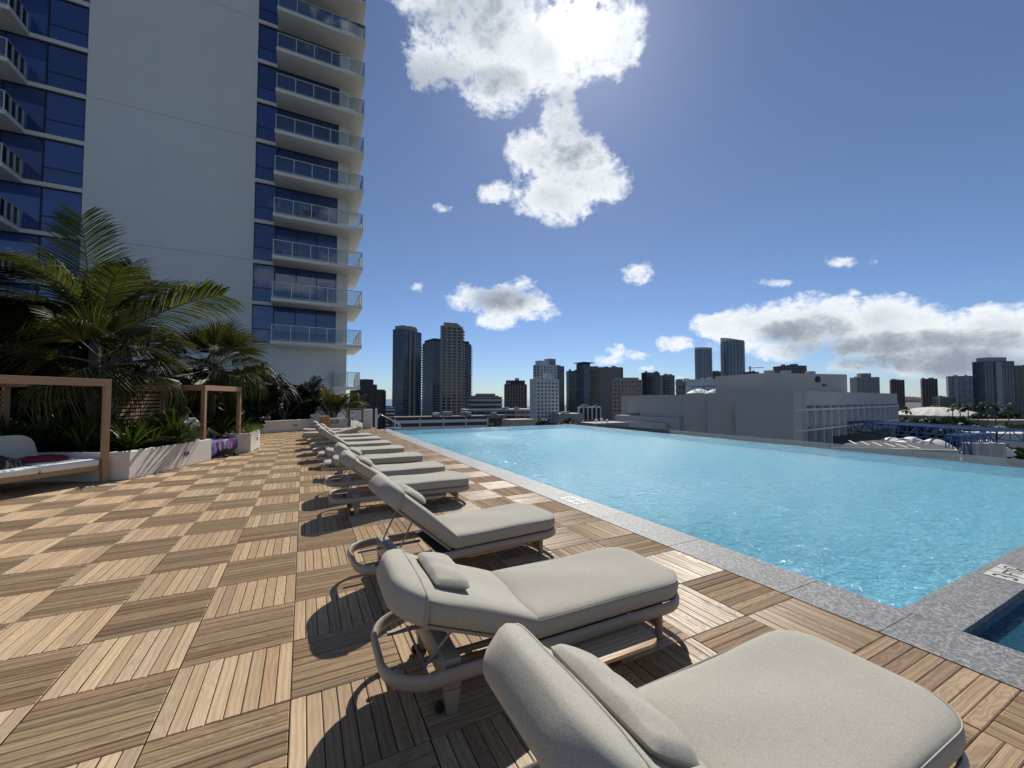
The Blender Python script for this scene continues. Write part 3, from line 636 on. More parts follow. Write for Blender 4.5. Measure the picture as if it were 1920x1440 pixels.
def lounger_meshes():
    f = MB(); f.tube(loop(-HX, HX, HY, 0.235, 0.228), 0.0185, 12, closed=True, sq=2.15)
    _L['frame'] = f.mesh('frame', M['taupe_metal'], 50)
    f = MB(); f.box(-0.36, 0.93, -0.335, 0.335, 0.252, 0.262); _L['platform'] = f.mesh('platform', M['dark_mesh'])
    _L['cross_bar'] = MB().box(-0.018, 0.018, -0.345, 0.345, -0.0145, 0.0145).mesh('cross_bar', M['taupe_metal']); _L['runner'] = MB().box(-0.295, 0.295, -0.012, 0.012, -0.009, 0.009).mesh('runner', M['taupe_metal'])
    f = MB(); f.prism([(-0.045, -0.335), (0.045, -0.335), (0.045, 0.335), (-0.045, 0.335)], 0.135, 0.292); _L['head_beam'] = f.mesh('beam', M['taupe_metal'], 40, bevel=0.012)
    f = MB(); f.box(-0.016, 0.016, -0.30, 0.30, 0.085, 0.215); _L['foot_beam'] = f.mesh('beam', M['taupe_metal'], 40, bevel=0.006)
    f = MB(); f.rings([[(sx*a, sy*c, z) for sx, sy in ((-1, -1), (1, -1), (1, 1), (-1, 1))] for z, a, c in ((0.0, 0.026, 0.018), (0.02, 0.032, 0.022), (0.134, 0.043, 0.030))]); _L['head_leg'] = f.mesh('leg', M['taupe_metal'], 40, bevel=0.007)
    f = MB(); f.tube([(0, 0, 0), (0, 0, 0.012), (0, 0, 0.235)], [0.020, 0.025, 0.028], 12); _L['foot_leg'] = f.mesh('leg', M['taupe_metal'], 50)
    f = MB(); f.tube([(0, -0.012, 0), (0, 0.012, 0)], 0.026, 14); _L['wheel'] = f.mesh('wheel', M['black_plastic'], 40)
    sx = (XH+0.004, HX-0.01, HY-0.0, 0.018, 0.205)
    _L['seat_cushion'] = cushion(*sx, CT).mesh('seat_cushion', M['cushion'], 75)
    _L['seat_piping'] = seam(*sx, CT).mesh('piping', M['cushion'], 60)
    bx = (-BL, -0.004, HY-0.0, 0.215, 0.018)
    _L['back_cushion'] = cushion(*bx, CT).mesh('back_cushion', M['cushion'], 75)
    _L['back_piping'] = seam(*bx, CT).mesh('piping', M['cushion'], 60)
    me = cushion(*bx, CT, 0.016).mesh('hood', M['cushion'], 75)
    bm = bmesh.new(); bm.from_mesh(me)
    rs = bmesh.ops.bisect_plane(bm, geom=bm.verts[:]+bm.edges[:]+bm.faces[:], plane_co=(-BL+0.165, 0, 0.0), plane_no=(1, 0, 0.28), clear_outer=True)
    cv = [v.co.copy() for v in rs['geom_cut'] if isinstance(v, bmesh.types.BMVert)]; cv.sort(key=lambda p: math.atan2(p.z-CT/2, p.y))
    hem = [p for i, p in enumerate(cv) if (p-cv[i-1]).length > 0.004]
    _L['hem'] = MB().tube(hem, 0.006, 6, closed=True).mesh('hem', M['cushion'], 60)
    bmesh.ops.solidify(bm, geom=bm.faces[:], thickness=0.008)
    bm.to_mesh(me); bm.free(); _L['hood'] = me
    _L['pillow'] = pillow_mb(0.215, 0.49, 0.092).mesh('pillow', M['cushion'], 60)
    f = MB(); f.tube([(x, y, 0) for x, y in rrect(-0.102, 0.102, 0.238, 0.05, 0.05, 5, 4)], 0.0035, 5, closed=True); _L['pillow_piping'] = f.mesh('piping', M['cushion'], 60)
    f = MB()
    f.prism(rrect(-BL+0.03, 0.0, HY-0.02, 0.20, 0.02), -0.022, -0.004); _L['back_shell'] = f.mesh('back_shell', M['taupe_metal'], 40, bevel=0.004)
    f = MB(); f.prism([(p[0]*1.0, p[1]) for p in rrect(-0.34, 0.34, 0.135, 0.10, 0.10)], -0.011, 0.011)
    V = f.mesh('tray', M['teak'], 40, bevel=0.004)
    l = V.uv_layers.new(name='uv'); idx = np.empty(len(V.loops), np.int32); V.loops.foreach_get('vertex_index', idx)
    cov = np.empty(len(V.vertices)*3); V.vertices.foreach_get('co', cov); l.data.foreach_set('uv', cov.reshape(-1, 3)[idx, :2].astype(np.float32).ravel())
    a = V.color_attributes.new('pv', 'FLOAT_COLOR', 'POINT'); a.data.foreach_set('color', np.tile(np.array([0.93, 0.1, 0.1, 1], np.float32), len(V.vertices)))
    _L['tray'] = V
lounger_meshes()
LG = 'beige sun loungers lined up along the pool'
def lounger(x, y, rz, theta, label, flip=False, pill=True, tray=0.0):
    r = empty('sun_lounger', (x, y, 0), R_(rz+random.uniform(-1.0, 1.0)), label, 'sun lounger', LG)
    link('frame', _L['frame'], r); link('platform', _L['platform'], r); 
    for x in (-0.30, 0.25, 0.62): link('cross_bar', _L['cross_bar'], r, (x, 0, 0.237))
    for y in (-0.17, 0.17): link('runner', _L['runner'], r, (-0.655, y, 0.224))
    link('beam', _L['head_beam'], r, (-0.70, 0, 0)); link('beam', _L['foot_beam'], r, (0.78, 0, 0))
    for s in (-1, 1):
        link('leg', _L['head_leg'], r, (-0.70, s*0.305, 0)); link('leg', _L['foot_leg'], r, (0.78, s*0.30, 0)); link('wheel', _L['wheel'], r, (-0.755, s*0.275, 0.027))
    sc = link('seat_cushion', _L['seat_cushion'], r, (0, 0, 0.265)); link('piping', _L['seat_piping'], sc)
    bc = link('back_cushion', _L['back_cushion'], r, (XH, 0, 0.268)); bc.rotation_euler = (0, R_(theta), 0); link('piping', _L['back_piping'], bc); link('hood', _L['hood'], bc); link('hem', _L['hem'], bc)
    bs = link('back_shell', _L['back_shell'], r, (XH, 0, 0.268)); bs.rotation_euler = (0, R_(theta), 0)
    if flip: bc.scale = bs.scale = (0.72, 1, 1); p = link('pillow', _L['pillow'], r, (-HX+0.125, 0, 0.318)); link('piping', _L['pillow_piping'], p)
    elif pill:
        p = link('pillow', _L['pillow'], bc, (-BL+0.305, random.uniform(-0.015, 0.015), CT+0.042)); p.rotation_euler = (0, R_(-6), R_(random.uniform(-2.5, 2.5))); link('piping', _L['pillow_piping'], p)
    th = R_(theta)
    if theta > 6:
        a = Vector((XH-0.46*math.cos(th), 0, 0.245+0.46*math.sin(th))); c = Vector((max(-0.93, a.x-0.08-0.1*math.cos(th)), 0, 0.232))
        for s in (-0.24, 0.24): MB().tube([(a.x, s, a.z), (c.x, s, c.z)], 0.008, 6).obj('strut', M['taupe_metal'], r, smooth=50)
        MB().tube([(c.x, -0.345, c.z), (c.x, 0.345, c.z)], 0.008, 6).obj('strut_bar', M['taupe_metal'], r, smooth=50)
    if tray: link('tray', _L['tray'], r, (0.21, -tray, 0.173))
    return r
lounger(1.42, 1.0, 0, 37, 'beige lounger filling the lower right corner, closest of all to the camera', tray=0.1)
lounger(1.42, 2.38, 0, 21, 'beige lounger with its back reclined low and a pale teak tray jutting out', tray=0.43)
lounger(1.43, 3.93, 5, 41, 'beige lounger turned slightly askew, back half raised, just behind the low-reclined tray lounger', tray=0.2)
lounger(1.39, 6.42, 0, 36, 'beige lounger with raised back and clear foot shadow, nearest beyond the wide gap', tray=0.34)
lounger(1.39, 7.66, 0, 36, 'beige lounger with raised back, next to the nearer flat one')
lounger(1.40, 9.28, 0, 1.5, 'nearer of two flat beige loungers with the pillow flipped behind the head', flip=True)
lounger(1.34, 10.90, 0, 1.5, 'farther of two flat beige loungers with the pillow flipped behind the head', flip=True)
lounger(1.28, 12.35, 0, 35, 'beige lounger with raised back just beyond the two flat loungers', tray=0.2)
lounger(1.24, 13.85, 0, 35, 'raised beige lounger between two other raised ones, second beyond the flat pair')
lounger(1.16, 15.3, 0, 38, 'raised beige lounger nearest the reversed one, small in the distance')
lounger(1.02, 16.95, 180, 14, 'beige lounger turned round, its head towards the pool near the far wall', pill=False)
lounger(1.08, 18.5, 0, 1.5, 'flat beige lounger at the far end of the row by the sign wall', pill=False)
# ================================================================== the apartment tower
def tower():
    YW = 33.0; Z = [5.46+2.88*k for k in range(-2, 12)]; top = 5.46+2.88*11+2.7
    r = empty('apartment_tower', (-4.5, YW, -0.3), 0, 'white apartment tower with blank wall, dark blue windows and stacked glass balconies', 'apartment tower')
    ox, oy, oz = 4.5, -YW, 0.3
    def B(name, m, boxes, parent=None, bevel=0, **k):
        b = MB()
        for q in boxes: b.box(q[0]+ox, q[1]+ox, q[2]+oy, q[3]+oy, q[4]+oz, q[5]+oz)
        return b.obj(name, m, parent if parent is not None else r, bevel=bevel, **k)
    # blank wall in three lifts with recessed joints
    zj = [-0.3, 11.28, 19.96, 28.6, top]
    for a, c in zip(zj, zj[1:]): B('wall_panel', M['tower_white'], [(-12.0, -3.28, YW, YW+0.6, a+(0.0 if a < 0 else 0.022), c)])
    B('core', M['tower_white'], [(-11.9, -3.4, YW+0.05, YW+14, -0.3, top-0.1)])
    # corner walls of the right wing
    B('corner_wall', M['tower_white'], [(2.06, 2.85, YW-0.0, YW+14, -0.3, top)])
    B('base_wall', M['tower_white'], [(-3.279, 2.059, YW+0.01, YW+0.5, -0.3, Z[2]-0.13)])
    B('core', M['mullion'], [(-3.3, 2.05, YW+0.40, YW+14, 5.2, top)])
    B('core', M['mullion'], [(-32, -12.02, YW+0.40, YW+14, -0.3, top)])
    def window(x0, x1, z0, z1, nx, rows, y=YW+0.10):
        f = MB(); t = 0.05
        def fb(a, c, d, e): f.box(a+ox, c+ox, y-0.05+oy, y+0.06+oy, d+oz, e+oz)
        fb(x0, x1, z0, z0+t); fb(x0, x1, z1-t, z1)
        w = (x1-x0)/nx
        for k in range(nx+1):
            xc = x0+k*w; fb(max(x0, xc-t/2) if k else x0, (xc+t/2) if k < nx else x1, z0+t+0.001, z1-t-0.001)
        hs = [z0+t]+[z0+q*(z1-z0) for q in rows]+[z1-t]
        fo = f.obj('window', M['mullion'], r)
        for k in range(nx):
            for a, c in zip(hs, hs[1:]):
                p = MB(); p.box(x0+k*w+0.03+ox, x0+(k+1)*w-0.03+ox, y+oy, y+0.02+oy, a+0.02+oz, c-0.02+oz)
                po = p.obj('pane', M['tower_glass'], fo); 
        if rows:
            q = MB()
            for s in rows: q.box(x0+0.05+ox, x1-0.05+ox, y-0.03+oy, y+0.05+oy, z0+s*(z1-z0)-0.03+oz, z0+s*(z1-z0)+0.03+oz)
            q.obj('transom', M['mullion'], fo)
    def rail(parent, pts, z0, posts, h=1.05):
        """posts, top rail and glass along a polyline in plan"""
        for (a, c), n in zip(zip(pts, pts[1:]), posts):
            a = Vector(a); c = Vector(c)
            A3 = Vector((a.x+ox, a.y+oy, z0+oz)); C3 = Vector((c.x+ox, c.y+oy, z0+oz))
            MB().bar(A3+Vector((0, 0, h)), C3+Vector((0, 0, h)), 0.055, 0.045).obj('rail', M['rail_metal'], parent)
            MB().bar(A3+Vector((0, 0, 0.09)), C3+Vector((0, 0, 0.09)), 0.03, 0.03).obj('rail', M['rail_metal'], parent)
            key = ('g', round((C3-A3).length/n, 3), h)
            if key not in _L: _L[key] = MB().bar((0, 0, 0), ((C3-A3).length/n-0.1, 0, 0), 0.012, h-0.15).mesh('glass_panel', M['rail_glass'])
            if ('p', h) not in _L: _L[('p', h)] = MB().box(-0.026, 0.026, -0.026, 0.026, 0, h-0.03).mesh('post', M['rail_metal'])
            an = math.atan2((C3-A3).y, (C3-A3).x)
            for k in range(n+1):
                p = A3.lerp(C3, k/n)
                if k < n or (a, c) == (Vector(pts[-2]), Vector(pts[-1])): link('post', _L[('p', h)], parent, p)
                if k < n:
                    d = (C3-A3).normalized()*0.05; o = link('glass_panel', _L[key], parent, p+d+Vector((0, 0, h/2+0.05))); o.rotation_euler = (0, 0, an)
    for k, z in enumerate(Z):
        z1 = z+2.88
        right = k >= 2
        B('floor_band', M['slab_white'], [(-14.45, -12.003, YW-0.06, YW+0.42, z-0.12, z+0.12)])
        window(-13.75, -12.02, z+0.125, z1-0.125, 1, [0.36])
        window(-17.2, -13.76, z+0.125, z1-0.125, 2, [])
        window(-26.0, -17.21, z+0.125, z1-0.125, 5, [])
        s = B('balcony_slab', M['slab_white'], [(-28.0, -14.452, YW-1.85, YW+0.42, z-0.13, z+0.11)], bevel=0.02)
        rail(s, [(-24.5, YW-1.78), (-14.53, YW-1.78), (-14.53, YW-0.1)], z+0.11, [8, 3])
        if right:
            B('floor_band', M['slab_white'], [(-3.277, -2.06, YW-0.05, YW+0.42, z-0.12, z+0.12)])
            window(-3.27, -1.98, z+0.125, z1-0.125, 1, [0.36])
            window(-1.97, 2.055, z+0.125, z1-0.125, 3, [0.30])
            s = B('balcony_slab', M['slab_white'], [(-2.055, 3.72, YW-1.8, YW+4.0, z-0.14, z+0.10)] if k > 2 else [(-2.055, 3.72, YW-1.8, YW+3.5, z-0.14, z+0.10)], bevel=0.015)
            rail(s, [(-1.98, YW-0.1), (-1.98, YW-1.73), (3.65, YW-1.73), (3.65, YW+3.2)], z+0.10, [1, 5, 4])
    s = B('balcony_slab', M['slab_white'], [(2.86, 3.75, YW-0.9, YW+2.5, 2.35, 2.55), (1.9, 2.85, YW-0.9, YW-0.001, 2.35, 2.55)])
    rail(s, [(2.0, YW-0.05), (2.0, YW-0.85), (3.7, YW-0.85), (3.7, YW+2.3)], 2.55, [1, 2, 3])
    B('roof_slab', M['slab_white'], [(-28, 3.0, YW-0.3, YW+14, top+0.001, top+0.3)])
    return Z
TZ = tower()
# furniture out on one balcony
bt = empty('balcony_table', (0.15, 32.0, TZ[5]+0.10), 0, 'small round table on the balcony of the fourth storey up', 'table')
MB().tube([(0, 0, 0.70), (0, 0, 0.73)], 0.42, 20).obj('tabletop', M['tan_metal'], bt, smooth=40); MB().tube([(0, 0, 0.0), (0, 0, 0.02), (0, 0, 0.021), (0, 0, 0.70)], [0.25, 0.25, 0.035, 0.035], 10).obj('leg', M['rail_metal'], bt)
def small_chair(x, y, z, rz, label):
    c = empty('balcony_chair', (x, y, z), rz, label, 'chair', 'chairs on one tower balcony')
    MB().box(-0.24, 0.24, -0.24, 0.24, 0.40, 0.44).obj('seat', M['rail_metal'], c)
    b = MB(); b.box(-0.24, 0.24, 0.22, 0.25, 0.5, 0.85); b.obj('backrest', M['rail_metal'], c)
    for sx in (-1, 1):
        for sy in (-1, 1): MB().box(sx*0.22-0.015, sx*0.22+0.015, sy*0.22-0.015, sy*0.22+0.015, 0, 0.399 if sy < 0 else 0.84).obj('leg', M['rail_metal'], c)
small_chair(-0.95, 31.9, TZ[5]+0.10, R_(90), 'pale balcony chair left of the small round table'); small_chair(1.05, 31.85, TZ[5]+0.10, R_(-80), 'pale balcony chair right of the small round table')

# ================================================================== planters and low walls
def wall_planter(name, label, pts, h, soil_in=0.16, parent_loc=None):
    r = empty(name, (pts[0][0], pts[0][1], 0), 0, label, 'planter')
    o = Vector((pts[0][0], pts[0][1])); q = [(p[0]-o.x, p[1]-o.y) for p in pts]
    n = len(q); c = Vector((sum(p[0] for p in q)/n, sum(p[1] for p in q)/n))
    def inset(d):
        out = []
        for i in range(n):
            a = Vector(q[i-1]); b = Vector(q[i]); e = Vector(q[(i+1) % n]); d1 = (b-a).normalized(); d2 = (e-b).normalized()
            n1 = Vector((-d1.y, d1.x)); n2 = Vector((-d2.y, d2.x)); t = (n1+n2); t = t/(t.length_squared/2) if t.length_squared > 0.1 else n1
            out.append((b.x+t.x*d, b.y+t.y*d))
        return out
    ins = inset(soil_in); b = MB()
    for i in range(n):
        j = (i+1) % n; b.prism([q[i], q[j], ins[j], ins[i]], 0.0, h)
    bm_me = b.mesh('wall', M['stucco']); bm = bmesh.new(); bm.from_mesh(bm_me); bmesh.ops.remove_doubles(bm, verts=bm.verts, dist=0.0005)
    dup = {}
    for f in bm.faces: dup.setdefault(tuple(sorted(v.index for v in f.verts)), []).append(f)
    bmesh.ops.delete(bm, geom=[f for fs in dup.values() if len(fs) > 1 for f in fs], context='FACES')
    bmesh.ops.bevel(bm, geom=[e for e in bm.edges if len(e.link_faces) == 2 and e.calc_face_angle(0) > 0.5], offset=0.018, segments=3, profile=0.5, affect='EDGES', clamp_overlap=True)
    bm.to_mesh(bm_me); bm.free(); link('wall', bm_me, r)
    MB().prism(inset(soil_in-0.02), 0.02, h-0.07).obj('soil', M['soil'], r)
    return r
pl1 = wall_planter('planter', 'white stucco planter with angled corner beside the bench and filled with strappy plants', [(-3.12, 10.92), (-2.17, 13.36), (-3.6, 13.9), (-8.5, 15.6), (-9.5, 12.6), (-6.8, 11.5), (-4.6, 11.45), (-3.62, 10.92)], 0.57)
pl2 = wall_planter('planter', 'white stucco planter with grassy edge beyond the towel-draped daybed', [(-1.42, 14.8), (-1.30, 16.3), (-1.9, 18.3), (-4.6, 18.9), (-4.4, 15.9), (-1.80, 14.72)], 0.58)
def step_light(parent, at, d, w=0.17, h=0.075):
    f = MB(); n = Vector((d[1], -d[0])); rz = math.atan2(d[1], d[0])
    o = empty('step_light', (0, 0, 0)); bpy.data.objects.remove(o)
    f.box(-w/2, w/2, -0.012, 0.004, -h/2, -h/2+0.014); f.box(-w/2, w/2, -0.012, 0.004, h/2-0.014, h/2); f.box(-w/2, -w/2+0.02, -0.012, 0.004, -h/2+0.0141, h/2-0.0141); f.box(w/2-0.02, w/2, -0.012, 0.004, -h/2+0.0141, h/2-0.0141)
    f.box(-w/2+0.021, w/2-0.021, -0.003, 0.004, -h/2+0.015, h/2-0.015, m=1)
    lo = Vector(at)-parent.location; o = f.obj('step_light', [M['black_plastic'], M['gray_ink']], parent, loc=lo); o.rotation_euler = (0, 0, rz); return o
v = Vector((0.95, 2.44)).normalized()
step_light(pl1, (-3.12+v.x*1.66+v.y*0.002, 10.92+v.y*1.66-v.x*0.002, 0.31), v)
v2 = Vector((0.12, 1.5)).normalized(); step_light(pl2, (-1.42+v2.x*1.0+0.003, 14.8+v2.y*1.0, 0.33), v2, 0.12)
fw = wall_planter('planter', 'long low white planter wall along the far end of the deck before dark shrubs', [(-3.8, 19.6), (-1.95, 22.3), (0.72, 24.1), (0.72, 24.9), (-2.2, 26.5), (-5.5, 21)], 0.58)
v3 = Vector((2.67, 1.8)).normalized(); step_light(fw, (-0.35, 22.3+1.08+0.0, 0.30), v3, 0.2)
sw = empty('sign_wall', (1.4, 23.85, 0), 0, 'short low white wall carrying the green exit sign', 'wall')
MB().box(-0.14, 0.74, -0.10, 0.12, 0, 0.60).obj('wall', M['stucco'], sw, bevel=0.012)
sg = MB().box(-0.20, 0.20, -0.012, 0.0, -0.10, 0.10).obj('sign', M['sign_green'], sw, loc=(0.12, -0.103, 0.42))
me = text_mesh('EXIT', 0.17); me.materials.append(M['sign_white']); o = link('lettering', me, sg, (0, -0.014, 0)); o.rotation_euler = (R_(90), 0, 0); o.scale = (0.88, 1, 1)
MB().box(-0.06, 0.06, -0.012, 0, -0.03, 0.03).obj('plaque', M['gray_ink'], sw, loc=(0.60, -0.103, 0.43))
bx = empty('planter_box', (1.0, 23.55, 0), 0, 'tall tan wooden box standing left of the green exit sign', 'wooden box')
for k in range(6): MB().box(-0.23+k*0.0767+0.003, -0.23+(k+1)*0.0767-0.003, -0.24, 0.22, 0.0, 0.74+0.002*(k % 2)).obj('plank', M['box_wood'], bx, bevel=0.004)
gt = empty('metal_gate', (2.62, 24.1, 0), 0, 'taupe metal gate of upright bars carrying a white notice board', 'gate')
for x in (-0.47, 0.47): MB().box(x-0.045, x+0.045, -0.045, 0.045, 0, 1.16).obj('post', M['gate_metal'], gt)
MB().box(-0.424, 0.424, -0.02, 0.02, 1.06, 1.12).obj('rail', M['gate_metal'], gt); MB().box(-0.424, 0.424, -0.02, 0.02, 0.06, 0.11).obj('rail', M['gate_metal'], gt)
for k in range(9): MB().box(-0.40+k*0.1-0.016, -0.40+k*0.1+0.016, -0.012, 0.012, 0.111, 1.059).obj('bar', M['gate_metal'], gt)
nb = MB().box(-0.32, 0.28, -0.045, -0.025, 0.44, 1.0).obj('notice_board', M['sign_white'], gt)
b = MB()
for k in range(9):
    b.box(-0.10, 0.24-0.05*(k % 3), -0.047, -0.0455, 0.93-k*0.045, 0.942-k*0.045)
b.box(-0.28, -0.15, -0.047, -0.0455, 0.80, 0.93); b.box(-0.27, -0.16, -0.047, -0.0455, 0.52, 0.64); b.obj('print', M['gray_ink'], nb)
tp = MB().box(-0.24, 0.24, -0.22, 0.22, 0, 1.06).obj('white_pillar', M['stucco'], bevel=0.015, loc=(3.22, 24.0, 0)); tag(tp, 'square white pillar between the gate and the steel handrail', 'pillar')
pp = MB().box(-0.06, 0.06, -0.06, 0.06, 0, 1.08).obj('slim_post', M['stucco'], bevel=0.008, loc=(3.86, 25.2, 0)); tag(pp, 'slim pale post behind the steel pool handrail', 'post')
fl = structure(MB().box(-9, 3.62, DECK_Y1+0.02, 33, -0.2, -0.004).obj('paving', M['pale_paving'])); 

# ================================================================== shaded daybeds with pergola frames
def pergola(name, O, rz, x0, x1, y1, h, label, screen):
    r = empty(name, (O[0], O[1], 0), R_(rz), label, 'daybed pergola', 'daybeds under tan metal pergola frames')
    w = 0.046
    for x in (x0, x1):
        for y in (0, y1): MB().box(x-w, x+w, y-w, y+w, 0, h-0.141).obj('post', M['tan_metal'], r, bevel=0.004)
    for y in (0, y1): MB().box(x0-w, x1+w, y-w, y+w, h-0.14, h).obj('beam', M['tan_metal'], r, bevel=0.004)
    for x in (x0, x1): MB().box(x-w, x+w, w+0.002, y1-w-0.002, h-0.138, h-0.002).obj('beam', M['tan_metal'], r, bevel=0.004)
    if screen:
        n = 13
        for k in range(n):
            z = 0.5+k*(h-0.75)/(n-1)
            MB().box(x0+w+0.01, x1-w-0.01, y1-0.02, y1+0.02, z-0.035, z+0.035).obj('slat', M['slat_wood'], r)
    return r
BACK_R = -0.28
C1 = (-3.47, 10.82); RZ1 = 51.1
c1 = pergola('daybed_pergola', C1, RZ1, -3.1, 0.0, 2.75, 2.03, 'tan pergola frame over the white cushioned daybed at the left edge', True)
for y in (0.06, 1.22): MB().box(-3.04, -0.058, y-0.035, y+0.035, 0.255, 0.335).obj('bed_rail', M['tan_metal'], c1)
MB().box(-3.04, -0.058, 0.096, 1.184, 0.275, 0.325).obj('bed_base', M['slat_wood'], c1)
def soft_box(name, x0, x1, y0, y1, z0, z1, m, parent, bevel=0.04):
    b = MB().box(x0, x1, y0, y1, z0, z1); me = b.mesh(name, m, 80, bevel=bevel)
    return link(name, me, parent)
soft_box('seat_cushion', -0.93, -0.065, 0.0, 1.25, 0.337, 0.465, M['white_cushion'], c1); soft_box('seat_cushion', -1.99, -0.94, 0.0, 1.25, 0.337, 0.465, M['white_cushion'], c1); soft_box('seat_cushion', -3.0, -2.0, 0.0, 1.25, 0.337, 0.465, M['white_cushion'], c1)
bk = MB(); BR = BACK_R
outl = [(-3.0, 0.33), (BR+0.02, 0.33), (BR+0.04, 0.45)] + [(BR-0.29+0.25*math.cos(a), 0.70+0.25*math.sin(a)) for a in np.linspace(0.12, math.pi/2, 8)] + [(-3.0, 0.95)]
bk.prism(outl, -0.07, 0.07); bk.xform(Matrix.Translation((0, 1.33, 0)) @ Matrix.Rotation(R_(90), 4, 'X')); bk.obj('backrest', M['stucco'], c1, bevel=0.02)
C2 = (-2.33, 13.2); RZ2 = 70.7
c2 = pergola('daybed_pergola', C2, RZ2, 0.0, 1.75, 2.1, 2.0, 'tan pergola frame with slatted back over the daybed where a person rests', True)
MB().box(0.058, 1.69, 0.03, 1.5, 0.27, 0.335).obj('bed_base', M['slat_wood'], c2); soft_box('seat_cushion', 0.06, 1.73, 0.0, 1.5, 0.337, 0.46, M['white_cushion'], c2)
bk = MB().box(-0.07, 0.07, -0.55, 0.55, 0, 0.62); bk.xform(Matrix.Translation((0.13, 0.85, 0.47)) @ Matrix.Rotation(R_(-24), 4, 'Y')); bk.obj('back_cushion', M['white_cushion'], c2, bevel=0.04, smooth=80)
def loc1(x, y, z): a = R_(RZ1); return Vector((C1[0]+x*math.cos(a)-y*math.sin(a), C1[1]+x*math.sin(a)+y*math.cos(a), z))
def loc2(x, y, z): a = R_(RZ2); return Vector((C2[0]+x*math.cos(a)-y*math.sin(a), C2[1]+x*math.sin(a)+y*math.cos(a), z))
# cloth heaps
def heap(name, label, cat, at, rz, lx, ly, h, m, seed):
    g = np.random.default_rng(seed); n = 26; vs = []; fs = []
    ph = g.random((7, 3))*6.28; fr = g.uniform(2.5, 8, (7, 2))
    for i in range(n+1):
        for j in range(n+1):
            u = -1+2*i/n; w = -1+2*j/n; rr = max(0, 1-(abs(u)**2.5+abs(w)**2.5)); an = math.atan2(w, u)
            e = 1+0.16*math.sin(3*an+ph[0, 0])+0.08*math.sin(7*an+ph[1, 0])
            wr = sum(math.sin(fr[k, 0]*u+fr[k, 1]*w+ph[k, 1]) for k in range(7))/7
            vs.append((u*lx/2*e, w*ly/2*e, max(0.004, h*(rr**0.55)*(0.72+0.5*wr))))
    for i in range(n):
        for j in range(n): a = i*(n+1)+j; fs.append((a, a+n+1, a+n+2, a+1))
    b = MB().add(vs, fs); o = b.obj(name, m, None, smooth=70, loc=at); o.rotation_euler = (0, 0, rz); return tag(o, label, cat)
heap('clothes_heap', 'heap of black and navy clothes on the white daybed cushion', 'clothes', loc1(-1.35, 0.62, 0.463), R_(RZ1+10), 0.95, 0.8, 0.30, M['dark_cloth'], 4)
heap('red_bag', 'flat crumpled dark red bag on the white daybed cushion', 'bag', loc1(-0.52, 0.72, 0.463), R_(RZ1-15), 0.72, 0.42, 0.155, M['red_cloth'], 9)
# beach towel hanging over the bed edge
b = MB(); vs = []; fs = []; nu, nv = 40, 16
for i in range(nu+1):
    for j in range(nv+1):
        u = i/nu; w = j/nv; fold = 0.022*math.sin(u*26+0.8*math.sin(w*3))*(0.2+w)
        if w < 0.3: x, y, z = 0.02+u*1.66, 0.30-w, 0.470+0.006*math.sin(u*20+w*9)
        else: x, y, z = 0.02+u*1.66, -0.022-abs(fold)*1.0, 0.462-(w-0.3)*(0.50-0.13*u+0.06*math.sin(u*9))
        vs.append((x, y, z))
for i in range(nu):
    for j in range(nv): a = i*(nv+1)+j; fs.append((a, a+nv+1, a+nv+2, a+1))
b.add(vs, fs); tw = b.obj('beach_towel', M['towel'], None, smooth=80, loc=(C2[0], C2[1], 0)); tw.rotation_euler = (0, 0, R_(RZ2)); tag(tw, 'blue, black and red patterned beach towel hanging over the daybed edge', 'towel')
sm = tw.modifiers.new('thickness', 'SOLIDIFY'); sm.thickness = 0.006
tm = MB(); tm.rings([[(math.cos(a)*r_, math.sin(a)*r_, z) for a in np.linspace(0, 2*math.pi, 17)[:-1]] for z, r_ in ((0, 0.034), (0.01, 0.037), (0.17, 0.045), (0.19, 0.043), (0.195, 0.030), (0.215, 0.028))]); t_ = tm.obj('tumbler', M['navy_plastic'], None, smooth=40, loc=loc2(1.52, 0.62, 0.462)); tag(t_, 'navy drink tumbler standing on the daybed by the feet', 'tumbler')
tb = heap('black_bag', 'small black bag on the daybed beside the navy tumbler', 'bag', loc2(1.50, 0.30, 0.47), R_(70), 0.34, 0.28, 0.14, M['dark_cloth'], 12)
def slipper(x, y, rz, label):
    r = empty('slipper', (x, y, 0.002), R_(rz), label, 'slipper', 'pair of slippers on the deck')
    sole = [(0.14*math.cos(a)*1.0, (0.05+0.012*math.cos(a))*math.sin(a)) for a in np.linspace(0, 2*math.pi, 21)[:-1]]
    MB().prism(sole, 0, 0.028).obj('sole', M['dark_cloth'], r, bevel=0.004)
    s = MB(); s.rings([[(x_, 0.055*math.cos(t), 0.028+0.05*math.sin(t)*k) for t in np.linspace(0, math.pi, 9)] for x_, k in ((0.01, 1.0), (0.06, 1.0), (0.11, 0.6))], cap0=False, cap1=False)
    o = s.obj('strap', M['dark_cloth'], r, smooth=60); o.modifiers.new('thickness', 'SOLIDIFY').thickness = 0.006
slipper(-1.98, 13.85, 20, 'dark slipper on the deck under the towel, the nearer of the pair'); slipper(-1.76, 14.12, 35, 'dark slipper on the deck under the towel, the farther of the pair')

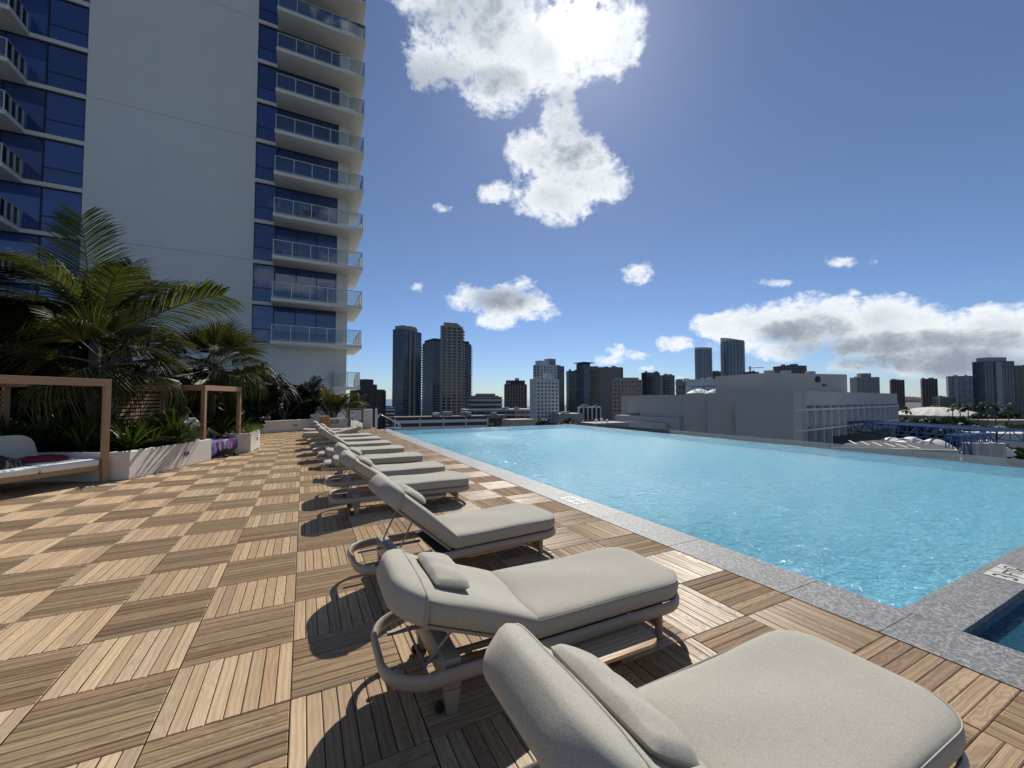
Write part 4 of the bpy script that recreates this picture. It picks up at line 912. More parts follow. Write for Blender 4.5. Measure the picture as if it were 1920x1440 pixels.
# ------------------------------------------------------------------ the person resting on the daybed
def skin_body(name, nodes, edges, root, m, parent=None, sub=2):
    me = bpy.data.meshes.new(name); me.from_pydata([n[0] for n in nodes], edges, [])
    o = link(name, me, parent); o.modifiers.new('skin', 'SKIN')
    sv = me.skin_vertices[0].data if me.skin_vertices else None
    if sv is None:
        bpy.context.view_layer.objects.active = o; sv = me.skin_vertices[0].data
    for i, n in enumerate(nodes):
        r = n[1]; sv[i].radius = (r, r) if not isinstance(r, tuple) else r; sv[i].use_root = (i == root)
    s = o.modifiers.new('smooth', 'SUBSURF'); s.levels = sub; s.render_levels = sub
    dg = bpy.context.evaluated_depsgraph_get(); m2 = bpy.data.meshes.new_from_object(o.evaluated_get(dg)); o.modifiers.clear(); o.data = m2
    m2.materials.clear(); m2.materials.append(m); m2.polygons.foreach_set('use_smooth', [True]*len(m2.polygons)); return o
def person():
    r = empty('person', (C2[0], C2[1], 0), R_(RZ2), 'person in loose white shirt and patterned shorts reclining on the shaded daybed', 'person')
    y = 0.62
    N = [((0.62, y, 0.60), 0.10), ((0.50, y, 0.78), 0.105), ((0.40, y, 0.98), 0.12), ((0.33, y, 1.12), 0.07), ((0.33, y, 1.20), 0.05), ((0.335, y, 1.27), (0.075, 0.085)), ((0.345, y, 1.36), (0.075, 0.09)), ((0.345, y, 1.42), 0.05),
         ((0.37, y-0.19, 1.06), 0.050), ((0.50, y-0.26, 0.86), 0.040), ((0.74, y-0.22, 0.80), 0.032), ((0.82, y-0.19, 0.80), 0.028),
         ((0.37, y+0.19, 1.06), 0.050), ((0.50, y+0.26, 0.86), 0.040), ((0.74, y+0.20, 0.82), 0.032), ((0.82, y+0.17, 0.82), 0.028),
         ((0.70, y-0.10, 0.56), 0.092), ((1.10, y-0.14, 0.76), 0.060), ((1.42, y-0.24, 0.56), 0.045), ((1.52, y-0.27, 0.50), 0.034), ((1.63, y-0.29, 0.56), 0.026),
         ((0.70, y+0.10, 0.56), 0.092), ((1.10, y+0.12, 0.66), 0.060), ((1.46, y+0.10, 0.53), 0.045), ((1.56, y+0.10, 0.50), 0.034), ((1.66, y+0.10, 0.57), 0.026)]
    E_ = [(0, 1), (1, 2), (2, 3), (3, 4), (4, 5), (5, 6), (6, 7), (2, 8), (8, 9), (9, 10), (10, 11), (2, 12), (12, 13), (13, 14), (14, 15), (0, 16), (16, 17), (17, 18), (18, 19), (19, 20), (0, 21), (21, 22), (22, 23), (23, 24), (24, 25)]
    skin_body('body', N, E_, 0, M['skin'], r)
    S = [((0.63, y, 0.60), 0.135), ((0.50, y, 0.78), 0.150), ((0.41, y, 0.98), 0.150), ((0.35, y, 1.10), 0.085), ((0.37, y-0.19, 1.05), 0.085), ((0.47, y-0.25, 0.88), 0.075), ((0.37, y+0.19, 1.05), 0.085), ((0.47, y+0.25, 0.88), 0.075)]
    skin_body('shirt', S, [(0, 1), (1, 2), (2, 3), (2, 4), (4, 5), (2, 6), (6, 7)], 0, M['shirt'], r)
    S = [((0.63, y, 0.58), 0.125), ((0.74, y-0.10, 0.58), 0.108), ((1.00, y-0.13, 0.71), 0.092), ((0.74, y+0.10, 0.58), 0.108), ((1.00, y+0.12, 0.63), 0.092)]
    skin_body('shorts', S, [(0, 1), (1, 2), (0, 3), (3, 4)], 0, M['short_cloth'], r)
    S = [((0.335, y, 1.405), (0.095, 0.100)), ((0.30, y-0.01, 1.33), (0.098, 0.10)), ((0.28, y, 1.25), 0.07), ((0.285, y, 1.16), 0.05)]
    skin_body('hair', S, [(0, 1), (1, 2), (2, 3)], 0, M['hair'], r)
    for s in (-1, 1):
        hx, hy, hz = (0.82, y-0.19, 0.80) if s < 0 else (0.82, y+0.17, 0.82); b = MB()
        for k in range(4): b.tube([(hx, hy+(k-1.5)*0.018, hz), (hx+0.05, hy+(k-1.5)*0.020, hz-0.004), (hx+0.085-0.008*abs(k-1.2), hy+(k-1.5)*0.020, hz-0.025)], [0.010, 0.009, 0.006], 6)
        b.tube([(hx, hy-s*0.028, hz), (hx+0.03, hy-s*0.052, hz-0.01), (hx+0.05, hy-s*0.055, hz-0.02)], [0.011, 0.009, 0.006], 6); b.obj('hand', M['skin'], r, smooth=70)
    b = MB(); b.tube([(0.40, y, 1.335), (0.437, y, 1.318), (0.43, y, 1.305)], [0.008, 0.013, 0.008], 6); b.obj('nose', M['skin'], r, smooth=80)
    for s in (-1, 1):
        MB().tube([(0.345, y+s*0.078, 1.33), (0.335, y+s*0.092, 1.315)], [0.026, 0.018], 8).obj('ear', M['skin'], r, smooth=70)
        MB().tube([(0.412, y+s*0.032, 1.345), (0.420, y+s*0.032, 1.345)], 0.010, 8).obj('eye', M['hair'], r)
    MB().box(0.414, 0.424, y-0.024, y+0.024, 1.275, 1.282).obj('mouth', M['short_cloth'], r)
person()
# ================================================================== plants
def leaf_strip(b, pts, widths, up=Vector((0, 0, 1)), fold=0.0, m=None):
    """a flat leaf along points with given half widths (two quads across when folded)"""
    n = len(pts); vs = []; pts = [Vector(p) for p in pts]
    for i, p in enumerate(pts):
        t = (pts[min(i+1, n-1)]-pts[max(i-1, 0)]).normalized(); s = t.cross(up)
        s = s.normalized() if s.length > 1e-4 else Vector((1, 0, 0)); u = s.cross(t)
        w = widths[i]
        if fold: vs += [p-s*w+u*(fold*w), p, p+s*w+u*(fold*w)]
        else: vs += [p-s*w, p+s*w]
    k = 3 if fold else 2; fs = []
    for i in range(n-1):
        for j in range(k-1): a = i*k+j; fs.append((a, a+1, a+k+1, a+k))
    b.add(vs, fs, m)
def frond_mesh(L, droop, rise, seed, nl=58, ll=0.70, side_droop=0.55, lw=0.019, plum=0.25):
    """a feather palm frond leaving the origin along +X, rising then drooping"""
    g = random.Random(seed); b = MB(); pts = []
    for i in range(15):
        t = i/14; pts.append(Vector((L*(t-0.13*droop*t**3), 0.10*math.sin(t*2+seed), L*(rise*t-droop*0.5*t**2.3))))
    b.tube(pts, [0.026*(1-0.85*i/14)+0.003 for i in range(15)], 5, m=1)
    for s in (-1, 1):
        for k in range(nl):
            t = 0.16+0.84*(k+g.random()*0.6)/nl
            f = t*14; i = min(int(f), 13); p = pts[i].lerp(pts[i+1], f-i); tan = (pts[i+1]-pts[i]).normalized()
            side = Vector((0, s, 0)); out = (side*0.86+tan*(0.45+0.5*t)+Vector((0, 0, plum*g.uniform(0.2, 1.0)))).normalized()
            l = ll*L/2.6*(0.45+1.25*math.sin(math.pi*min(1, 0.12+0.80*t))*0.7)*g.uniform(0.85, 1.12)
            d = side_droop*g.uniform(0.6, 1.4)
            q = [p, p+out*l*0.4-Vector((0, 0, d*l*0.10)), p+out*l*0.75-Vector((0, 0, d*l*0.36)), p+out*l*0.97-Vector((0, 0, d*l*0.80))]
            w = lw*g.uniform(0.8, 1.2)
            leaf_strip(b, q, [w*0.6, w, w*0.8, 0.002], up=Vector((0, 0, 1))+tan*0.3)
    return b
def fan_mesh(R, seed, nseg=40, spread=2.75, droop=0.5):
    """a fan palm leaf with its stalk from the origin along +X"""
    g = random.Random(seed); b = MB(); pet = R*0.75
    pts = [Vector((pet*t, 0, 0.10*pet*math.sin(t*1.6))) for t in (0, 0.33, 0.66, 1)]
    b.tube(pts, [0.017, 0.014, 0.012, 0.010], 5, m=1); h = pts[-1]
    for k in range(nseg):
        a = -spread/2+spread*(k+0.5)/nseg; l = R*(0.78+0.22*math.cos(a*0.8))*g.uniform(0.93, 1.06)
        cup = 0.16*math.cos(a*1.1)
        def at(s):
            dz = cup*l*s - droop*l*max(0, s-0.45)**1.7*g.uniform(0.9, 1.5) + 0.03*l*math.sin(5*a)
            return h+Vector((math.cos(a)*l*s*(1-0.18*max(0, s-0.5)), math.sin(a)*l*s, dz))
        wa = spread/nseg*0.54
        q = [at(0.03), at(0.30), at(0.55), at(0.78), at(1.0)]
        w = [0.03*l*wa, 0.30*l*wa, 0.54*l*wa, 0.36*l*wa, 0.002]
        leaf_strip(b, q, w, fold=0.5)
    return b
def aim(o, az, elev, roll=0.0):
    """turn an object whose +X leaves the origin towards a compass direction az (from +X, ccw) and elevation"""
    o.rotation_euler = (Matrix.Rotation(az, 3, 'Z') @ Matrix.Rotation(-elev, 3, 'Y') @ Matrix.Rotation(roll, 3, 'X')).to_euler()
def trunk_mb(h, r0, r1, bend=(0, 0), rings=14):
    b = MB(); pts = []; rs = []
    for i in range(rings*2+1):
        t = i/(rings*2); pts.append((bend[0]*t*t, bend[1]*t*t, h*t)); rs.append((r0+(r1-r0)*t)*(1.0+(0.07 if i % 2 else -0.03)))
    b.tube(pts, rs, 10); return b
FR = [frond_mesh(2.9, 0.62, 0.45, 1).mesh('frond', [M['palm_leaf'], M['trunk']]), frond_mesh(2.9, 0.85, 0.42, 2).mesh('frond', [M['palm_leaf'], M['trunk']]), frond_mesh(3.2, 0.22, 0.30, 3, side_droop=0.35).mesh('frond', [M['palm_leaf'], M['trunk']]), frond_mesh(2.7, 1.15, 0.50, 4, side_droop=0.9).mesh('frond', [M['palm_leaf'], M['trunk']])]
FRD = [frond_mesh(2.9, 0.85, 0.42, 32).mesh('frond', [M['dark_leaf'], M['trunk']])]
def feather_palm(at, h, crown, label, specs, tr=0.11, fr=None, s=1.0, group='palms planted beside the deck'):
    r = empty('palm_tree', at, 0, label, 'palm tree', group)
    trunk_mb(h, tr*1.25, tr, crown).obj('trunk', M['trunk'], r, smooth=50)
    for (k, az, el, roll, sc) in specs:
        o = link('frond', (fr or FR)[k % len(fr or FR)], r, (crown[0], crown[1], h-0.03)); aim(o, R_(az), R_(el), R_(roll)); o.scale = (sc*s,)*3
    return r
# picture right is roughly world direction -27 deg from +X; picture up-left leans to 150 deg
RT = -27.0
feather_palm((-4.95, 14.6, 0.45), 2.75, (0.0, 0.0), 'tall coconut palm with upswept fronds, in front of the blank tower wall', [
    (2, RT+150, 70, -28, 1.10), (0, RT+20, 22, -30, 1.18), (1, RT+45, 46, -10, 1.0), (2, RT+100, 55, 0, 0.86), (1, RT+172, 26, 10, 1.12), (0, RT+190, 40, 15, 1.0),
    (3, RT+200, 10, 0, 1.0), (1, RT+70, 60, 40, 0.9), (1, RT+270, 44, 0, 0.95), (1, RT+335, 50, 0, 0.9), (3, RT+140, 18, 0, 1.0), (0, RT+130, 48, 0, 0.95), (3, RT-10, 8, 0, 0.8), (0, RT+212, 58, 0, 0.9)])
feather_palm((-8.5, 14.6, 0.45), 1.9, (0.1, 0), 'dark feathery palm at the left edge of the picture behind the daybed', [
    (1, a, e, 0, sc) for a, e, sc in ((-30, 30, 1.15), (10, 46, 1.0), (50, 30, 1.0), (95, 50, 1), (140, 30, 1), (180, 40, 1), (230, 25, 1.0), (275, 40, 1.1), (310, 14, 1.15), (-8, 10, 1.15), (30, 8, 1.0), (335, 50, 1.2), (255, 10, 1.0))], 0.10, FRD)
FAN = [fan_mesh(1.0, 11).mesh('leaf', [M['fan_leaf'], M['trunk']]), fan_mesh(1.0, 12, droop=0.9).mesh('leaf', [M['fan_leaf'], M['trunk']]), fan_mesh(1.0, 13, droop=1.5, spread=2.4).mesh('leaf', [M['fan_leaf'], M['trunk']])]
def fan_palm(at, h, label, n, s, seed, bend=(0, 0)):
    g = random.Random(seed); r = empty('fan_palm', at, 0, label, 'palm tree', 'palms planted beside the deck')
    trunk_mb(h, 0.105, 0.078, bend, 22).obj('trunk', M['trunk'], r, smooth=50)
    for k in range(n):
        el = 62-100*(k/n)**0.9; az = k*137.5+g.uniform(-18, 18)
        o = link('leaf', FAN[0 if k < n*0.3 else (1 if k < n*0.65 else 2)], r, (bend[0], bend[1], h)); aim(o, R_(az), R_(el+g.uniform(-6, 6)), R_(g.uniform(-30, 30))); o.scale = (s*g.uniform(0.9, 1.1),)*3
    return r
fan_palm((-4.02, 12.55, 0.45), 1.95, 'fan palm with ragged drooping leaves, its trunk just behind the near pergola post', 21, 1.0, 3)
fan_palm((-2.62, 16.1, 0.45), 2.15, 'fan palm with slim trunk rising behind the far daybed pergola', 26, 1.08, 8)

def rosette(n, L, w, seed, up=0.9, droop=0.9, var=0.3):
    g = random.Random(seed); b = MB()
    for k in range(n):
        a = k*2.4+g.uniform(-0.3, 0.3); l = L*g.uniform(1-var, 1+var*0.5); e = g.uniform(0.35, 1.0)*up
        q = []
        for i in range(6):
            t = i/5; hr = l*t*math.cos(e*1.2)*(1+0.2*t); z = l*(t*math.sin(0.35+e)-droop*0.42*t**2.6*(1.4-e))
            q.append((math.cos(a)*hr, math.sin(a)*hr, z))
        leaf_strip(b, q, [w*0.5, w*0.85, w, w*0.9, w*0.6, 0.002], fold=0.25)
    return b
ROS = [rosette(46, 0.60, 0.020, 1, 1.1).mesh('foliage', M['strap_leaf']), rosette(50, 0.55, 0.018, 2, 1.0).mesh('foliage', M['strap_leaf']), rosette(38, 0.68, 0.023, 3, 1.2, 0.7).mesh('foliage', M['strap_leaf'])]
GRS = rosette(120, 0.50, 0.006, 5, 0.75, 1.3, 0.4).mesh('foliage', M['grass_leaf'])
def leaf_cloud(n, R, size, seed, shell=0.55, flat=0.6, aspect=1.8, lumps=7):
    g = np.random.default_rng(seed); c = g.normal(size=(lumps, 3)); c /= np.linalg.norm(c, axis=1)[:, None]; c *= g.uniform(0.25, 0.72, (lumps, 1)); rr = g.uniform(0.32, 0.55, lumps)
    k = g.integers(0, lumps, n); d = g.normal(size=(n, 3)); d /= np.linalg.norm(d, axis=1)[:, None]
    p = c[k]+d*(rr[k]*g.uniform(shell, 1.0, n)**0.5)[:, None]; p *= np.array(R)[None]
    nrm = d+g.normal(size=(n, 3))*0.7; nrm[:, 2] += flat; nrm /= np.linalg.norm(nrm, axis=1)[:, None]
    t = np.cross(nrm, g.normal(size=(n, 3))); t /= np.linalg.norm(t, axis=1)[:, None]; s = np.cross(nrm, t)
    sz = size*g.uniform(0.6, 1.3, (n, 1)); a = t*sz*aspect*0.5; w = s*sz*0.5
    V = np.stack([p-a, p-a*0.1+w, p+a, p-a*0.1-w], 1).reshape(-1, 3); F = np.arange(4*n).reshape(-1, 4)
    b = MB(); b.add(V.tolist(), F.tolist()); return b
SHR = [leaf_cloud(420, (0.32, 0.32, 0.34), 0.085, 1).mesh('foliage', M['shrub_leaf']), leaf_cloud(520, (0.40, 0.36, 0.40), 0.075, 2).mesh('foliage', M['strap_leaf'])]
def stem_mb(h, n=5, sp=0.12, seed=0):
    g = random.Random(seed); b = MB()
    for k in range(n): b.tube([(0, 0, 0), (g.uniform(-sp, sp)*0.5, g.uniform(-sp, sp)*0.5, h*0.5), (g.uniform(-sp, sp), g.uniform(-sp, sp), h)], [0.012, 0.009, 0.005], 5)
    return b
STM = stem_mb(0.5, 6, 0.16, 1).mesh('stem', M['trunk'])
def plant(name, me, at, rz, s, label, cat, group, stem=None):
    r = empty(name, at, rz, label, cat, group); o = link('foliage', me, r)
    if stem: st = link('stem', stem, r); o.location = (0, 0, 0.5)
    r.scale = (s,)*3; return r
g = random.Random(21)
PG = 'strap-leaved plants filling the white planters'
lp = [(-3.3, 11.5, 'right beside the near pergola post'), (-3.05, 12.0, 'near the angled planter corner'), (-2.75, 12.45, 'behind the recessed planter light'), (-2.55, 12.95, 'at the right end of the near planter'), (-3.55, 12.3, 'against the fan palm trunk'), (-4.1, 11.75, 'just left of the near pergola post'), (-4.55, 12.0, 'behind the red bag'), (-5.0, 12.1, 'beside the tall leggy shrub'), (-5.5, 12.35, 'behind the white backrest'), (-4.7, 12.7, 'in the second row behind the red bag'), (-5.3, 13.1, 'in the dark behind the leggy shrub'), (-3.1, 13.0, 'in front of the slatted screen'), (-3.75, 13.2, 'under the slatted screen'), (-6.0, 12.6, 'left of the pergola back post'), (-4.2, 13.4, 'in the shade under the fan palm'), (-2.25, 15.25, 'behind the far pergola post'), (-1.85, 15.75, 'right of the far pergola'), (-2.7, 15.6, 'at the slim palm trunk'), (-3.2, 16.0, 'left of the slim palm trunk')]
for i, (x, y, w) in enumerate(lp): plant('strap_leaf_plant', ROS[i % 3], (x, y, 0.50), g.uniform(0, 6.28), g.uniform(1.15, 1.5)*(0.72 if x > -3.2 and y > 12.6 and y < 14 else 1.0), 'green strap-leaved clump '+w, 'plant', PG)
gc = MB()
for k in range(46):
    t = k % 15; x = -2.75-0.27*t+g.uniform(-0.2, 0.2); y = (12.0 if k < 15 else 12.6 if k < 30 else 13.1)+(0.55-0.14*min(t, 4))*(1 if t < 4 else 0)+g.uniform(-0.15, 0.15)+(0.3 if t > 9 else 0)
    m_ = ROS[k % 3]; X_ = Matrix.Translation((x, y, 0.50)) @ Matrix.Rotation(g.uniform(0, 6.28), 4, 'Z') @ Matrix.Scale(g.uniform(1.0, 1.45)*(0.7 if t < 3 and k >= 15 else 1.0), 4)
    gc.add([X_ @ v.co for v in m_.vertices], [tuple(p.vertices) for p in m_.polygons])
stuff(gc.obj('planter_greenery', M['strap_leaf'], None))
for i, (x, y, w) in enumerate([(-1.62, 15.2, 'at the near edge'), (-1.58, 15.75, 'in the middle'), (-1.62, 16.2, 'towards the far end'), (-1.8, 16.8, 'at the far corner')]): plant('grass_clump', GRS, (x, y, 0.50), g.uniform(0, 6.28), 1.1, 'fine green grass spilling over the far planter rim, clump '+w, 'grass clump', 'grass clumps on the far planter')
plant('leafy_shrub', SHR[0], (-2.95, 12.62, 0.52), 0.4, 1.05, 'bright yellow-green leafy shrub in the near planter before the slatted screen', 'shrub', None, STM)
plant('leafy_shrub', SHR[1], (-2.1, 15.75, 0.45), 1.4, 1.15, 'broad-leaved green shrub between the slim palm trunk and the far pergola post', 'shrub', None, STM)
ls = empty('leggy_shrub', (-4.95, 12.25, 0.75), 0.3, 'tall leggy shrub with pale flower heads behind the red bag', 'shrub'); b = MB(); fl_ = MB(); g2 = random.Random(5)
for k in range(11):
    a = g2.uniform(0, 6.28); d = g2.uniform(0.05, 0.42); h = g2.uniform(0.7, 1.12); tip = Vector((math.cos(a)*d, math.sin(a)*d, h)); b.tube([(0, 0, 0), tip*0.5+Vector((0, 0, 0.08)), tip], [0.012, 0.008, 0.005], 5)
    c = leaf_cloud(26, (0.09, 0.09, 0.07), 0.05, k+50, lumps=3); c.obj('flower_head', M['shrub_leaf'], ls, loc=tip)
b.obj('stem', M['trunk'], ls)
# dark shrubs and trees behind
def bush(name, at, R, n, size, m, label, cat, seed, group=None, trunk=True, aspect=1.8, lumps=9):
    r = empty(name, (at[0], at[1], 0.0 if len(at) < 3 else at[2]), 0, label, cat, group)
    c = leaf_cloud(n, R, size, seed, 0.3, lumps=lumps, aspect=aspect).mesh('crown', M[m]); link('crown', c, r, (0, 0, R[2]*0.95))
    if trunk: stem_mb(R[2]*1.1, 5, R[0]*0.5, seed).obj('trunk', M['trunk'], r)
    return r
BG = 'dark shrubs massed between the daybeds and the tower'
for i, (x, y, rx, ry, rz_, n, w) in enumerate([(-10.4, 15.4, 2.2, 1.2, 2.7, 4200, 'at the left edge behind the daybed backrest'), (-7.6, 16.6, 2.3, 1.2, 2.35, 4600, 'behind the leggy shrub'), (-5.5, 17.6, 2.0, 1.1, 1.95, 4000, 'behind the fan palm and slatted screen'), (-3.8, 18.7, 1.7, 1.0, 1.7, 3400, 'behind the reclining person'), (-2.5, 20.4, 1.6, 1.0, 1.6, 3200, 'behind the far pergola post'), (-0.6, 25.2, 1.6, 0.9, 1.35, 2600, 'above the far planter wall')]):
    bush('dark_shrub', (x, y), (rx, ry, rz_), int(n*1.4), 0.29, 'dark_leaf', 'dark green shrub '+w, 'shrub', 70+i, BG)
# pandanus clump: long drooping dark blades
pd = empty('pandanus', (-1.7, 22.9, 0.4), 0, 'dark screw pine with long drooping blades against the tower base', 'shrub'); bl = MB(); st = MB(); g3 = random.Random(31)
for k in range(14):
    a = g3.uniform(0, 6.28); d = g3.uniform(0.1, 1.3); h = g3.uniform(1.5, 3.0)-0.5*d; c0 = Vector((math.cos(a)*d, math.sin(a)*d*0.7, h)); st.tube([(0, 0, 0), (c0.x*0.5, c0.y*0.5, h*0.55), c0], [0.06, 0.05, 0.04], 6)
    for j in range(30):
        aa = g3.uniform(0, 6.28); l = g3.uniform(0.7, 1.25); e = g3.uniform(-0.1, 1.2)
        q = [c0+Vector((math.cos(aa)*l*t*math.cos(e)*0.9, math.sin(aa)*l*t*math.cos(e)*0.9, l*(t*math.sin(e)-0.85*t**2.2))) for t in (0, 0.25, 0.5, 0.75, 1.0)]
        leaf_strip(bl, q, [0.02, 0.028, 0.026, 0.018, 0.002])
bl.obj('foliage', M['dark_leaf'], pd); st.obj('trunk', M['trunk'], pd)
# clustering palms at the far end
AF = [frond_mesh(1.7, 0.9, 0.62, 21, nl=34, ll=0.60, lw=0.016, side_droop=0.5), frond_mesh(1.7, 0.65, 0.75, 22, nl=34, ll=0.6, lw=0.016, side_droop=0.4)]
AFM = [x.mesh('frond', [M['golden_leaf'], M['trunk']]) for x in AF]; AFD = [x.mesh('frond', [M['dark_leaf'], M['trunk']]) for x in AF]
def areca(at, n, s, seed, meshes, label, z0=0.7):
    g = random.Random(seed); r = empty('cluster_palm', at, 0, label, 'palm', 'low clustering palms at the far end')
    for k in range(n):
        az = g.uniform(0, 360); o = link('frond', meshes[k % 2], r, (math.cos(R_(az))*0.15, math.sin(R_(az))*0.15, z0*g.uniform(0.5, 1.1))); aim(o, R_(az), R_(g.uniform(12, 62)), R_(g.uniform(-25, 25))); o.scale = (s*g.uniform(0.75, 1.1),)*3
    trunk_mb(z0, 0.09, 0.07).obj('trunk', M['trunk'], r); return r
areca((1.55, 25.9, 0.0), 26, 0.98, 1, AFM, 'golden leaved clustering palm above the green exit sign'); areca((0.15, 26.6, 0.2), 24, 1.15, 2, AFD, 'dark leaved clustering palm left of the golden one'); areca((2.5, 26.4, 0.0), 18, 0.75, 3, AFM, 'smaller golden clustering palm behind the notice board gate'); areca((-0.9, 24.5, 0.3), 20, 0.9, 4, AFD, 'dark leaved clustering palm beside the screw pine')
# ================================================================== the city beyond
ZB = -30.0
gd = MB(); gd.add([(-900, -300, ZB), (6000, -2500, ZB), (9000, 3500, ZB), (2600, 2900, ZB), (900, 1500, ZB), (60, 1050, ZB), (-900, 900, ZB)], [(0, 1, 2, 3, 4, 5, 6)]); structure(gd.obj('city_ground', M['city_ground']))
se = MB(); se.add([(-42000, -9000, ZB-1.2), (42000, -9000, ZB-1.2), (42000, 42000, ZB-1.2), (-42000, 42000, ZB-1.2)], [(0, 1, 2, 3)]); structure(se.obj('sea', M['sea']))
def hills(name, pts, h, seed):
    g = np.random.default_rng(seed); b = MB(); n = len(pts); top = []
    vs = [(p[0], p[1], ZB) for p in pts]+[(p[0]*1.01, p[1]*1.01, ZB+h*(0.55+0.45*g.random())) for p in pts]+[(p[0]*1.12, p[1]*1.12, ZB) for p in pts]
    b.add(vs, [(i, i+1, i+1+n, i+n) for i in range(n-1)]+[(i+n, i+1+n, i+1+2*n, i+2*n) for i in range(n-1)]); return structure(b.obj(name, M['far_hill'], None, smooth=60))
hills('hill', [(math.sin(R_(a))*5200, math.cos(R_(a))*5200) for a in np.arange(69, 100, 1.0)], 62, 3)
# podium below the pool deck
pod = MB(); pod.box(-34, POOL_X1+1.3, -40, 60, ZB, -3.0); structure(pod.obj('podium', M['hall_concrete']))
def frame_at(L, C, Rr, yt, D, phi):
    """corner point, axes and sizes of a box seen at pixel columns L, C, Rr with its corner D deep"""
    c = P(C, yt, D); azc = math.atan2(c.x, c.y); a2 = azc+math.pi/2-R_(phi); a1 = azc-R_(phi)
    d2 = Vector((math.sin(a2), math.cos(a2), 0)); d1 = Vector((math.sin(a1), math.cos(a1), 0))
    def reach(d, px):
        if abs(px-C) < 0.5: return None
        lo, hi = 0.0, 400.0
        for _ in range(60):
            m_ = (lo+hi)/2; x, y, w = pix(c+d*m_)
            if (x < px) == (px > C) and w > 1: lo = m_
            else: hi = m_
        return lo
    return c, d2, reach(d2, Rr), reach(d1, L)
def building(name, label, cat, L, C, Rr, yt, D, phi=35, depth=None, core='navy_glass', skin='con_gray', fl=3.3, band=0.9, proud=0.35, pier=0, pw=0.8, pier_side=None, slabs=None, crown=None, cap=None, zb=ZB, piers_at=None, group=None, full=True):
    c, d2, W, Dp = frame_at(L, C, Rr, yt, D, phi)
    W = W or depth or 20; Dp = Dp or depth or W; H = c.z-zb
    r = empty(name, (c.x, c.y, zb), math.atan2(d2.y, d2.x), label, cat, group)
    MB().box(0, W, 0, Dp, 0, H-0.3).obj('glazing' if 'glass' in core else 'wall', M[core], r)
    n = max(1, int(H/fl)); b = MB(); p = proud
    if band > 0:
        for k in range(n+1):
            z = k*fl; zt = min(z+band, H-0.05)
            if zt > z: b.box(-p, W+p, -p, Dp+p, z, zt)
        stuff(b.obj('spandrel', M[skin], r))
    if pier:
        b = MB(); q = p+0.12
        ax = piers_at if piers_at else [i*W/max(1, round(W/pier)) for i in range(max(1, round(W/pier))+1)]
        for x in ax: b.box(x-pw/2, x+pw/2, -q, 0.05, 0, H-0.02)
        ps = pier_side or pier; m_ = max(1, round(Dp/ps))
        for i in range(m_+1): y = i*Dp/m_; b.box(-q, 0.05, y-pw/2, y+pw/2, 0, H-0.02); b.box(W-0.05, W+q, y-pw/2, y+pw/2, 0, H-0.02)
        stuff(b.obj('pier', M[skin], r))
    if slabs:
        sp, m_ = slabs; b = MB()
        for k in range(1, n+1): b.box(-sp, W+sp, -sp, Dp+sp, k*fl-0.12, k*fl+0.14)
        stuff(b.obj('balcony_slab', M[m_], r))
        b = MB()
        for k in range(1, n): b.box(-sp+0.05, W+sp-0.05, -sp+0.05, -sp+0.10, k*fl+0.15, k*fl+1.1); b.box(-sp+0.05, -sp+0.10, -sp+0.11, Dp+sp-0.1, k*fl+0.15, k*fl+1.1); b.box(W+sp-0.10, W+sp-0.05, -sp+0.11, Dp+sp-0.1, k*fl+0.15, k*fl+1.1)
        stuff(b.obj('railing', M['con_blue'], r))
    MB().box(-p-0.1, W+p+0.1, -p-0.1, Dp+p+0.1, H-0.3+0.001, H+0.5).obj('roof', M[cap or skin], r)
    gq = random.Random(label)
    for q_ in range(gq.randint(2, 5)):
        u, v_, a_, c_, h_ = gq.uniform(0.08, 0.85)*W, gq.uniform(0.08, 0.85)*Dp, gq.uniform(0.8, 2.0), gq.uniform(0.8, 2.0), gq.uniform(0.8, 2.0)
        MB().box(u-a_, u+a_, v_-c_, v_+c_, H+0.501, H+0.5+h_).obj('roof_unit', M['con_gray'], r)
    if crown:
        for (x0, x1, y0, y1, h, m_) in crown: MB().box(x0*W, x1*W, y0*Dp, y1*Dp, H+0.501, H+h).obj('penthouse', M[m_], r)
    return r, W, Dp, H
Bd = building; TG = 'towers on the city skyline'
Bd('brick_building', 'dark brown stepped brick building next to the white tower corner', 'building', 660, 690, 720, 732, 150, 50, core='con_dark', skin='con_dark', band=1.4, fl=3.4, proud=0.15, pier=4, pw=1.5, crown=[(0.0, 0.42, 0.1, 0.9, 4.2, 'con_dark'), (0.1, 0.75, 0.2, 0.8, 2.4, 'con_dark')])
Bd('office_block', 'low pale block between the brown brick building and the leftmost glass tower', 'building', 712, 714, 740, 765, 380, 10, depth=16, core='black_glass', skin='con_white', band=1.5, fl=3.4)
r, W, Dp, H = Bd('glass_tower', 'leftmost glass tower with two vertical concrete ribs', 'tower', 737, 757, 790, 617, 400, 52, core='navy_glass', skin='con_blue', fl=3.1, band=0.30, proud=0.10, pier=2.4, pw=0.16, pier_side=2.6, crown=[(0.05, 0.82, 0.1, 0.9, 4.2, 'con_tan'), (0.48, 0.82, 0.2, 0.9, 5.6, 'con_gray')])
b = MB()
for x in (0.33, 0.58): b.box(W*x-1.2, W*x+1.2, -1.0, 0, 0, H-1.5)
b.obj('concrete_rib', M['con_tan'], r)
Bd('balcony_tower', 'dark blue tower with ringed balconies behind the tall tan tower', 'tower', 793, 812, 883, 640, 470, 25, core='navy_glass', skin='con_blue', fl=3.0, band=0.2, proud=0.2, pier=5.0, pw=0.7, slabs=(1.5, 'con_gray'), crown=[(0.03, 0.97, 0.05, 0.95, 4, 'con_dark')])
